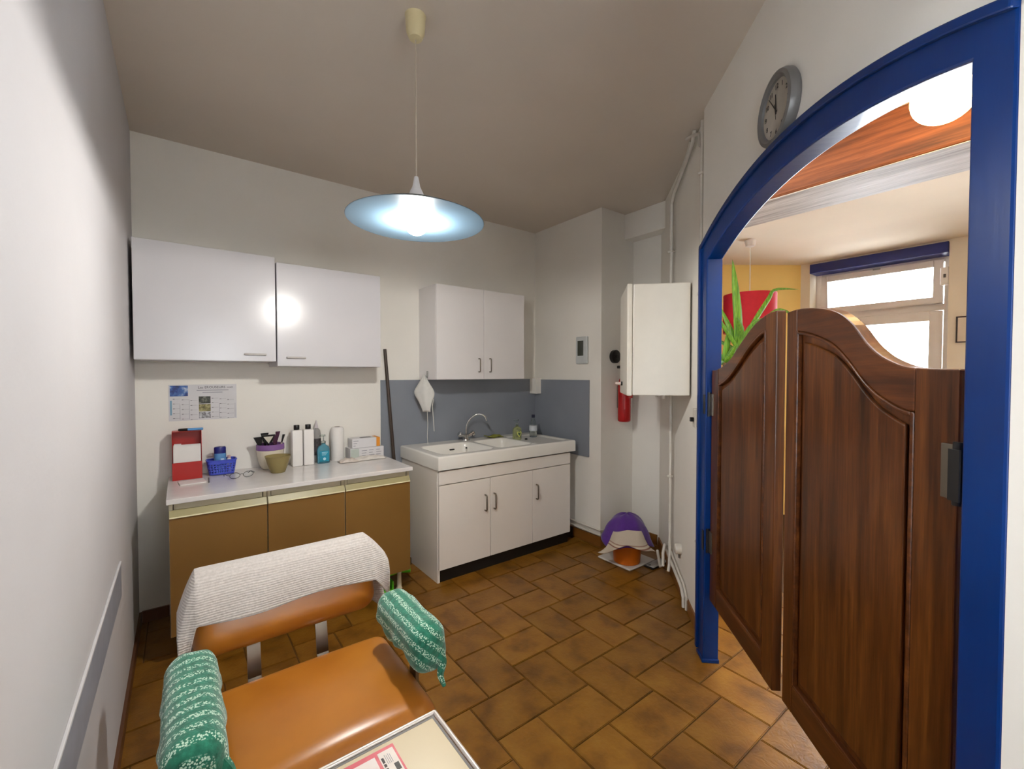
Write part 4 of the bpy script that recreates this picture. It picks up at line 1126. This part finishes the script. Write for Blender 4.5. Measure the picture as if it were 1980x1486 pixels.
obj('flue_collar', B().tube([FB @ Vector((0.33, 0.22, 2.066)), FB @ Vector((0.33, 0.22, 2.085))], 0.05, 24), plain('dark_collar', (70, 64, 58), 0.5), boi, None, 0, True)

# fire extinguisher on the column face
ex, ey = 3.130, 2.478
fe = thing('fire_extinguisher', 'red fire extinguisher hanging behind the white boiler', 'extinguisher', (ex, ey, 1.08))
obj('cylinder', B().lathe([(0.045, 0), (0.054, 0.008), (0.056, 0.02), (0.056, 0.33), (0.045, 0.375), (0.022, 0.40), (0.018, 0.42)], (ex, ey, 1.08), 32), plain('red_enamel', (176, 14, 18), 0.25), fe, None, 0, True)
obj('label', B().box(ex - 0.012, ex + 0.04, ey - 0.0585, ey - 0.050, 1.29, 1.37), plain('red_label', (196, 60, 56), 0.5), fe)
obj('valve', B().lathe([(0.02, 0), (0.02, 0.05)], (ex, ey, 1.50), 18), BLACK, fe, None, 0, True)
obj('lever', B().box(ex - 0.09, ex + 0.01, ey - 0.012, ey + 0.012, 1.55, 1.575), BLACK, fe, None, 0.004)
obj('bracket', B().box(ex - 0.02, ex + 0.02, ey + 0.057, YT - 0.0005, 1.2, 1.40), STEEL, fe)
vt = thing('wall_vent', 'black round fitting on the wall left of the boiler', 'vent', (3.065, YT, 1.65))
obj('disc', B().tube([(3.065, YT - 0.0005, 1.655), (3.065, YT - 0.03, 1.655), (3.065, YT - 0.036, 1.655)], [0.058, 0.058, 0.048], 32), BLACK, vt, None, 0, True)
obj('boss', B().tube([(3.065, YT - 0.036, 1.655), (3.065, YT - 0.046, 1.655)], 0.016, 18), BLACK, vt, None, 0, True)

# ---------------------------------------------------------------- pipes and cables
def pipe(label, pts, r, clips=(), name='pipe', F=None, mat=None):
    P = [(F @ Vector(p)) if F is not None else Vector(p) for p in pts]
    t = thing(name, label, 'pipe', P[0], 'painted pipes and cables')
    obj('run', B().tube(P, r, 10), mat or PIPE_W, t, None, 0, True)
    for c in clips:
        c = (F @ Vector(c)) if F is not None else Vector(c)
        obj('clip', B().roundbox(c, (r * 1.6, r * 1.6, 0.008), 0.004, 2, 2), mat or PIPE_W, t, None, 0, True)
    return t
pipe('white pipe dropping from the boiler bottom to the floor', [(0.50, 0.028, 1.362), (0.50, 0.028, 0.22), (0.44, 0.04, 0.12), (0.42, 0.05, 0.075)], 0.011, [(0.50, 0.028, 0.75)], F=FB)
pipe('thinner white pipe running down beside the boiler pipe', [(0.56, 0.022, 1.362), (0.56, 0.022, 0.24), (0.62, 0.03, 0.17)], 0.007, [], F=FB)
pipe('white pipe rising from boiler then bending along the ceiling', [(0.53, 0.028, 2.07), (0.53, 0.028, 2.74), (0.46, 0.028, 2.79), (-0.02, 0.028, 2.86), (-0.09, 0.028, 2.875), (-0.12, 0.028, 2.925)], 0.012, [(0.53, 0.028, 2.40)], F=FB)
pipe('second white pipe rising beside the first above boiler', [(0.60, 0.022, 2.07), (0.60, 0.022, 2.76), (0.54, 0.022, 2.815), (0.05, 0.022, 2.89), (0.0, 0.022, 2.925)], 0.008, [], F=FB)
pipe('white cable trunk running full height beside the blue frame', [(-0.245, 0.014, 0.02), (-0.245, 0.014, 2.91)], 0.010, [(-0.245, 0.014, 0.55), (-0.245, 0.014, 1.25), (-0.245, 0.014, 1.95), (-0.245, 0.014, 2.62)], F=FB)
pipe('white cable looping from ceiling hole to cable trunk', [(-0.02, 0.05, 2.928), (-0.10, 0.035, 2.905), (-0.20, 0.022, 2.86), (-0.225, 0.020, 2.78)], 0.009, F=FB)
pipe('upper white pipe along the wall beside the sink', [(XT - 0.018, 2.95, 0.152), (XT - 0.018, YT - 0.02, 0.146), (XT + 0.015, YT - 0.022, 0.146), (3.26, YT - 0.024, 0.155), (3.30, 2.40, 0.17)], 0.009, [(XT - 0.014, 2.73, 0.149)])
pipe('lower white pipe along the wall beside the sink', [(XT - 0.018, 2.95, 0.110), (XT - 0.018, YT - 0.02, 0.104), (XT + 0.015, YT - 0.022, 0.104), (3.26, YT - 0.024, 0.110), (3.29, 2.38, 0.13)], 0.010, [(XT - 0.014, 2.73, 0.107)])
pipe('thick white pipe sloping down along the diagonal wall foot', [(0.66, 0.03, 0.17), (0.44, 0.026, 0.135), (0.26, 0.024, 0.118), (0.12, 0.024, 0.108), (0.06, 0.024, 0.070), (0.055, 0.024, 0.01)], 0.012, F=FB)
pipe('thin white cable along the diagonal wall above the pipe', [(0.62, 0.018, 0.215), (0.42, 0.014, 0.165), (0.24, 0.014, 0.145), (0.10, 0.014, 0.135), (0.025, 0.014, 0.09), (0.02, 0.016, 0.01)], 0.008, F=FB)
pipe('white drain pipe curving behind the orange bucket', [(0.58, 0.05, 0.21), (0.50, 0.075, 0.17), (0.46, 0.08, 0.10), (0.52, 0.09, 0.065), (0.68, 0.085, 0.12)], 0.011, F=FB)
ro = thing('cable_outlet', 'round white cable outlet low on the diagonal wall', 'socket', FB @ Vector((0.262, 0.0, 0.306)))
obj('cover', B().tube([FB @ Vector((0.262, 0.0005, 0.306)), FB @ Vector((0.262, 0.035, 0.306)), FB @ Vector((0.262, 0.042, 0.306))], [0.036, 0.034, 0.026], 26), PIPE_W, ro, None, 0, True)
obj('cable_end', B().tube([FB @ Vector((0.262, 0.012, 0.272)), FB @ Vector((0.258, 0.012, 0.245))], 0.006, 8), plain('grey_cable', (120, 112, 102), 0.6), ro, None, 0, True)
sk = thing('power_socket', 'small white socket with plug below boiler by frame', 'socket', FB @ Vector((-0.17, 0.0, 1.26)))
obj('plate', B().box(-0.205, -0.145, 0.0005, 0.028, 1.19, 1.30), PIPE_W, sk, FB, 0.004)
obj('plug', B().box(-0.185, -0.165, 0.029, 0.05, 1.225, 1.25), BLACK, sk, FB, 0.003)

# ---------------------------------------------------------------- bucket with cloths
bx_, by_ = 2.815, 2.195
one('chopping_board', B().box(2.70, 3.02, 2.075, 2.40, 0.001, 0.016), plain('white_board', (214, 208, 200), 0.5), 'white plastic board on the floor under orange bucket', 'board', bevel=0.012, seg=3)
one('black_tray', B().box(2.86, 3.03, 1.985, 2.068, 0.001, 0.012), BLACK, 'flat black tray on the floor beside white board', 'tray', bevel=0.004)
one('plastic_bag', B().grid(lambda u, v: (2.87 + 0.19 * u, 1.985 + 0.075 * v, 0.016 + 0.008 * math.sin(u * 9) * math.sin(v * 6) + 0.006 * u), 14, 6), plain('clear_grey_film', (170, 168, 164), 0.3), 'crumpled grey plastic film lying on the black tray', 'plastic film', solid=0.001, smooth=True)
one('bucket', B().lathe([(0.098, 0), (0.103, 0.004), (0.118, 0.24), (0.122, 0.24), (0.122, 0.255), (0.116, 0.255), (0.100, 0.012), (0.001, 0.010)], (bx_, by_, 0.0165), 40), plain('orange_plastic', (206, 104, 12), 0.4), 'orange plastic bucket covered by cloths', 'bucket', smooth=True)
def dome_pt(a, q, lift=0.0):
    """cloth lying over the bucket: polar angle a, q = 0 at the crown, 1 at the hem"""
    r = 0.03 * 0 + 0.178 * math.sin(min(q, 0.85) * PI / 2) + max(0, q - 0.85) * 0.16
    z = 0.395 - 0.215 * (1 - math.cos(min(q, 1) * PI / 2)) - max(0, q - 1) * 0.2
    hm = 0.020 * math.sin(3 * a + 1.3) + 0.012 * math.sin(5 * a + 2.6)
    z += hm * q * q
    w = 0.010 * q * math.sin(7 * a + 2.6)
    return (bx_ + (r + w + lift) * math.cos(a), by_ + (r + w + lift) * math.sin(a), z + 0.006 * math.sin(4 * a + 5 * q) + lift * 0.7)
def dome():
    nA, nR = 64, 18
    vs_ = [dome_pt(2 * PI * i / nA, j / nR) for j in range(nR + 1) for i in range(nA)]
    fs = [(j * nA + i, j * nA + (i + 1) % nA, (j + 1) * nA + (i + 1) % nA, (j + 1) * nA + i) for j in range(nR) for i in range(nA)]
    return B().add(vs_, fs)
PURP = plain('purple_cloth', (84, 40, 132), 0.95, 0.1, 30, 0.2, 160, 0.002, sheen=0.3)
one('purple_cloth', dome(), PURP, 'purple cloth draped over the orange bucket', 'cloth', smooth=True, solid=0.003)
def mat_beige():
    t = NT('beige_striped_cloth')
    v = t.coords()
    sep = t.node('ShaderNodeSeparateXYZ')
    t.link(v, sep.inputs[0])
    s1 = t.ramp(sep.outputs[2], [(0.0, rgb((196, 182, 164))), (0.188, rgb((196, 182, 164))), (0.190, rgb((136, 92, 76))), (0.196, rgb((136, 92, 76))), (0.198, rgb((206, 192, 172))), (0.210, rgb((206, 192, 172))), (0.212, rgb((136, 92, 76))), (0.216, rgb((136, 92, 76))), (0.218, rgb((196, 182, 164)))])
    t.base(s1)
    t.set(rough=0.95)
    t.bump(t.noise(v, 180, 3), 0.3, 0.002)
    return t.m
def beige_fn(u, v):
    # sheet over the camera side of the bucket, lying on the purple cloth
    k = abs(u - 0.5) * 2
    a = math.radians(-142 + (u - 0.5) * (76 + 40 * v))
    q = 0.60 + 0.06 * k + v * (0.38 + 0.22 * k**2)
    return dome_pt(a, q, 0.014 + 0.006 * v)
one('beige_cloth', B().grid(beige_fn, 40, 16), mat_beige(), 'beige cloth with brown stripes over the bucket front', 'cloth', smooth=True, solid=0.004)

# ---------------------------------------------------------------- wall clock
ck = thing('wall_clock', 'round grey wall clock above the blue arch', 'clock', FD @ Vector((0.955, 0.03, 2.435)))
CK = FD @ Matrix.Translation((0.955, 0.0295, 2.435)) @ Matrix.Rotation(PI / 2, 4, 'X')      # local z points into the kitchen
RC = 0.125
obj('case', B().lathe([(RC * 0.96, 0), (RC, 0.006), (RC, 0.022), (RC * 0.96, 0.034), (RC * 0.86, 0.038), (RC * 0.78, 0.030), (RC * 0.77, 0.020)], (0, 0, 0), 64), plain('grey_clock_case', (104, 102, 100), 0.35), ck, CK, 0, True)
obj('dial', B().lathe([(0.001, 0.0215), (RC * 0.775, 0.0215)], (0, 0, 0), 64), plain('clock_dial', (214, 206, 194), 0.6), ck, CK)
CKI = plain('clock_ink', (48, 44, 42), 0.6)
for hnum in range(1, 13):
    a = PI / 2 - hnum * PI / 6
    text_part('numeral', str(hnum), 0.024, CK @ Matrix.Translation((RC * 0.62 * math.cos(a), RC * 0.62 * math.sin(a), 0.0222)), CKI, ck)
def hand(name, ang, L, w, z):
    a = PI / 2 - ang
    c, s = math.cos(a), math.sin(a)
    b = B().add([(-0.018 * c - w * s, -0.018 * s + w * c, z), (-0.018 * c + w * s, -0.018 * s - w * c, z), (L * c + w * 0.5 * s, L * s - w * 0.5 * c, z), (L * c - w * 0.5 * s, L * s + w * 0.5 * c, z)], [(0, 1, 2, 3)])
    obj(name, b, CKI, ck, CK, 0, False, solid=0.001)
hand('hour_hand', math.radians(-3), RC * 0.42, 0.0040, 0.0245)
hand('minute_hand', math.radians(-38), RC * 0.62, 0.0026, 0.0262)
hand('second_hand', math.radians(170), RC * 0.32, 0.0010, 0.0275)

# ---------------------------------------------------------------- treatment chair
chx = 0.325
chair = thing('treatment_chair', 'caramel leatherette treatment chair with low back', 'chair', (chx, 1.42, 0))
def seat_fn(q):
    x, y, z = q
    bul = 0.018 * (1 - (x / 0.29)**2) * (1 - (y / 0.25)**2) if z > 0 else 0
    pinch = 0.0
    for sx in (-1, 1):
        d = math.hypot(x - sx * 0.272, y + 0.225)
        pinch += 0.010 * math.exp(-(d / 0.03)**2)
    front = -0.012 * smooth01((-y - 0.17) / 0.08)
    wr = 0.004 * noise.noise(Vector((x * 18, y * 18, z * 18))) * smooth01((abs(x) - 0.2) / 0.07)
    return (x, y, z + bul - pinch + front + wr)
obj('seat', B().roundbox((0.335, 1.405, 0.455), (0.285, 0.245, 0.052), 0.050, 16, 7, None, seat_fn), LEATHER, chair, None, 0, True)
TB = Matrix.Rotation(math.radians(-22), 3, 'X')
obj('backrest', B().roundbox((0.320, 1.795, 0.690), (0.300, 0.062, 0.140), 0.060, 14, 7, TB, lambda q: (q[0], q[1] - 0.012 * (1 - (q[2] / 0.14)**2) * (1 if q[1] < 0 else 0), q[2])), LEATHER, chair, None, 0, True)
for sx in (0.195, 0.420):
    obj('back_strap', B().add([(sx + dx, y + dy, z) for (y, z) in ((1.60, 0.400), (1.725, 0.405), (1.745, 0.44), (1.785, 0.62)) for dx, dy in ((-0.021, 0), (0.021, 0), (0.021, 0.007), (-0.021, 0.007))],
        [(0, 1, 2, 3), (15, 14, 13, 12)] + [(k * 4 + i, k * 4 + 4 + i, k * 4 + 4 + (i + 1) % 4, k * 4 + (i + 1) % 4) for k in range(3) for i in range(4)]), STEEL, chair, None, 0.001)
obj('column', B().lathe([(0.06, 0.03), (0.05, 0.06), (0.035, 0.07), (0.035, 0.40)], (chx, 1.42, 0), 28), STEEL, chair, None, 0, True)
obj('base', B().lathe([(0.22, 0.0), (0.225, 0.006), (0.20, 0.02), (0.07, 0.032), (0.05, 0.034)], (chx, 1.42, 0), 48), STEEL, chair, None, 0, True)
obj('seat_plate', B().box(0.10, 0.55, 1.20, 1.60, 0.385, 0.402), BLACK, chair, None, 0.004)
for ax_ in (0.018, 0.615):
    obj('armrest', B().roundbox((ax_, 1.385, 0.655), (0.040, 0.150, 0.022), 0.020, 6, 4), LEATHER, chair, None, 0, True)
    obj('arm_bracket', B().box(ax_ - 0.006, ax_ + 0.006, 1.33, 1.38, 0.402, 0.632).box(min(ax_, chx), max(ax_, chx), 1.33, 1.38, 0.375, 0.384), STEEL, chair, None, 0.002)
obj('tilt_knob', B().lathe([(0.02, 0), (0.024, 0.004), (0.024, 0.02), (0.018, 0.026)], (0.065, 1.14, 0.50), 18), plain('brown_knob', (86, 46, 24), 0.4), chair, None, 0, True)

# towelling covers pulled over the two armrests
def cover(label, cx, y0, y1, zt, mat, seed, tail):
    hy = (y1 - y0) / 2
    def fn(q):
        x, y, z = q
        k = smooth01((0.02 - z) / 0.09)
        wob = 0.010 * math.sin(y * 42 + seed) + 0.006 * math.sin(y * 77 + 2 * seed)
        n = noise.noise(Vector((x * 22 + seed, y * 22, z * 22)))
        zz = z - k * (0.016 * math.sin(y * 34 + seed) + 0.02 * smooth01((-y - 0.05) / 0.12))
        return (x * (1 + 0.10 * k) + k * wob + 0.004 * n, y + 0.004 * n, zz + 0.003 * n)
    t = thing('armrest_cover', label, 'cover', (cx, (y0 + y1) / 2, zt - 0.13), 'green armrest covers')
    obj('cloth', B().roundbox((cx, (y0 + y1) / 2, zt - 0.062), (0.062, hy, 0.064), 0.052, 14, 6, None, fn), mat, t, None, 0, True)
    pts = tail
    obj('knot_tail', B().tube(cr(pts, 5), [0.020 - 0.014 * (i / (len(cr(pts, 5)) - 1)) for i in range(len(cr(pts, 5)))], 8), mat, t, None, 0, True)
cover('green striped towelling cover on the right armrest', 0.613, 1.215, 1.565, 0.710, GREEN_R, 0.4, [(0.640, 1.235, 0.625), (0.650, 1.222, 0.590), (0.640, 1.215, 0.555), (0.646, 1.20, 0.525)])
cover('green striped towelling cover on the left armrest', 0.014, 1.125, 1.565, 0.710, GREEN_L, 2.1, [(0.055, 1.16, 0.64), (0.075, 1.15, 0.615), (0.085, 1.14, 0.60)])
one('string', B().tube(cr([(0.05, 1.13, 0.62), (0.068, 1.10, 0.63), (0.088, 1.09, 0.615), (0.105, 1.075, 0.59)]), 0.0018, 6), plain('beige_string', (190, 160, 120), 0.8), 'loose beige string hanging from the left armrest cover', 'string', smooth=True)

# white towel over the backrest
tw = B()
ca, sa = math.cos(math.radians(22)), math.sin(math.radians(22))
path = [(-0.10, -0.078), (0.00, -0.074), (0.09, -0.070), (0.135, -0.045), (0.150, 0.0), (0.135, 0.045), (0.10, 0.070), (0.05, 0.083), (0.00, 0.086), (-0.035, 0.084)]
def tw_fn(u, v):
    k = v * (len(path) - 1)
    i = min(int(k), len(path) - 2)
    f = k - i
    h = path[i][0] * (1 - f) + path[i + 1][0] * f
    b = path[i][1] * (1 - f) + path[i + 1][1] * f
    x = -0.085 + u * 0.800
    d = max(0.0, abs(x - 0.320) - 0.288)
    front = smooth01((v - 0.45) / 0.55)
    left = x < 0.3
    drop = (0.9 * d + 4.5 * d * d) if left else (0.55 * d + 2.0 * d * d)
    drop *= 0.75 + 0.75 * front if left else 1.0
    hem = 0.008 * math.sin(u * 11 + 1) * front
    x2 = 0.320 + math.copysign(min(abs(x - 0.320), 0.288) + (0.42 if left else 0.62) * d, x - 0.320)
    h2 = h - drop + hem
    b2 = b * (1 - 3.2 * min(d, 0.14) * (1 if left else 0.9)) + 0.003 * math.sin(u * 23 + v * 6) * front + 0.22 * d * math.sin(v * 10 + 1)
    y = 1.795 + h2 * sa - b2 * ca
    z = 0.690 + h2 * ca + b2 * sa
    return (x2, y, z)
one('white_towel', B().grid(tw_fn, 90, 60), TOWEL, 'white ribbed towel draped over the chair back', 'towel', smooth=True, solid=0.005)

# ---------------------------------------------------------------- side table with leaflet in the foreground
TZ = 0.757
tb = thing('side_table', 'cream topped side table with pale metal rim', 'table', (0.16, 0.64, 0))
tx0, tx1, ty0, ty1 = -0.12, 0.436, 0.42, 0.856
obj('top', B().box(tx0 + 0.008, tx1 - 0.008, ty0 + 0.008, ty1 - 0.008, TZ - 0.016, TZ - 0.001), plain('cream_top', (206, 190, 156), 0.35, 0.03, 5), tb)
rim = B()
for (a0_, a1_) in (((tx0, ty0), (tx1, ty0)), ((tx1, ty0), (tx1, ty1)), ((tx1, ty1), (tx0, ty1)), ((tx0, ty1), (tx0, ty0))):
    rim.tube([(a0_[0], a0_[1], TZ), (a1_[0], a1_[1], TZ)], 0.0048, 12)
obj('rim', rim, plain('pale_metal', (214, 206, 200), 0.3, 0.02, metal=0.35), tb, None, 0, True)
obj('rim_seam', framebars(tx0 + 0.004, tx1 - 0.004, ty0 + 0.004, ty1 - 0.004, 0, 1, 0.1) if False else B().box(tx0 + 0.005, tx1 - 0.005, ty1 - 0.011, ty1 - 0.006, TZ - 0.004, TZ - 0.0005).box(tx1 - 0.011, tx1 - 0.006, ty0 + 0.005, ty1 - 0.011, TZ - 0.004, TZ - 0.0005), plain('grey_seam', (110, 106, 104), 0.5), tb)
for lx in (tx0 + 0.03, tx1 - 0.03):
    for ly in (ty0 + 0.03, ty1 - 0.03):
        obj('leg', B().tube([(lx, ly, 0.0), (lx, ly, TZ - 0.017)], 0.010, 10), MATS['pale_metal'], tb, None, 0, True)
lfz = TZ - 0.0008
lfl = thing('leaflet', 'pink and white printed leaflet lying on side table', 'leaflet', (0.27, 0.78, lfz))
PINK = mat_photo('pink_leaflet', [(0.35, rgb((206, 88, 100))), (0.6, rgb((224, 120, 126))), (0.8, rgb((236, 178, 178)))], 14.0)
obj('sheet', B().box(0.12, 0.331, 0.64, 0.834, lfz, lfz + 0.0015), PINK, lfl)
zt_ = lfz + 0.0016
obj('white_panel', B().roundbox((0.3115, 0.795, zt_), (0.0155, 0.031, 0.0004), 0.0003, 2, 1), plain('leaflet_white', (232, 222, 214), 0.5), lfl)
obj('white_panel', B().box(0.13, 0.290, 0.65, 0.822, zt_, zt_ + 0.0006), mat_photo('pale_leaflet_page', [(0.3, rgb((226, 206, 200))), (0.55, rgb((228, 220, 216))), (0.75, rgb((226, 220, 150)))], 18.0), lfl)
obj('device_picture', B().roundbox((0.3195, 0.778, zt_ + 0.0006), (0.0045, 0.009, 0.0004), 0.0003, 2, 1), plain('device_dark', (58, 50, 46), 0.5, 0.3, 200), lfl)
for k in range(4):
    obj('text_line', B().box(0.3060 + k * 0.0032, 0.3068 + k * 0.0032, 0.792, 0.816 - 0.003 * (k % 2), zt_ + 0.0005, zt_ + 0.0009), INK, lfl)
for k, (a, b) in enumerate(((0.811, 0.798), (0.795, 0.788), (0.784, 0.772))):
    obj('headline_mark', B().box(0.2985, 0.3030, b, a, zt_ + 0.0005, zt_ + 0.0009), plain('headline_ink', (70, 60, 58), 0.6, 0.3, 300), lfl)

print('tiles', tile_n, 'objects', len(bpy.data.objects))
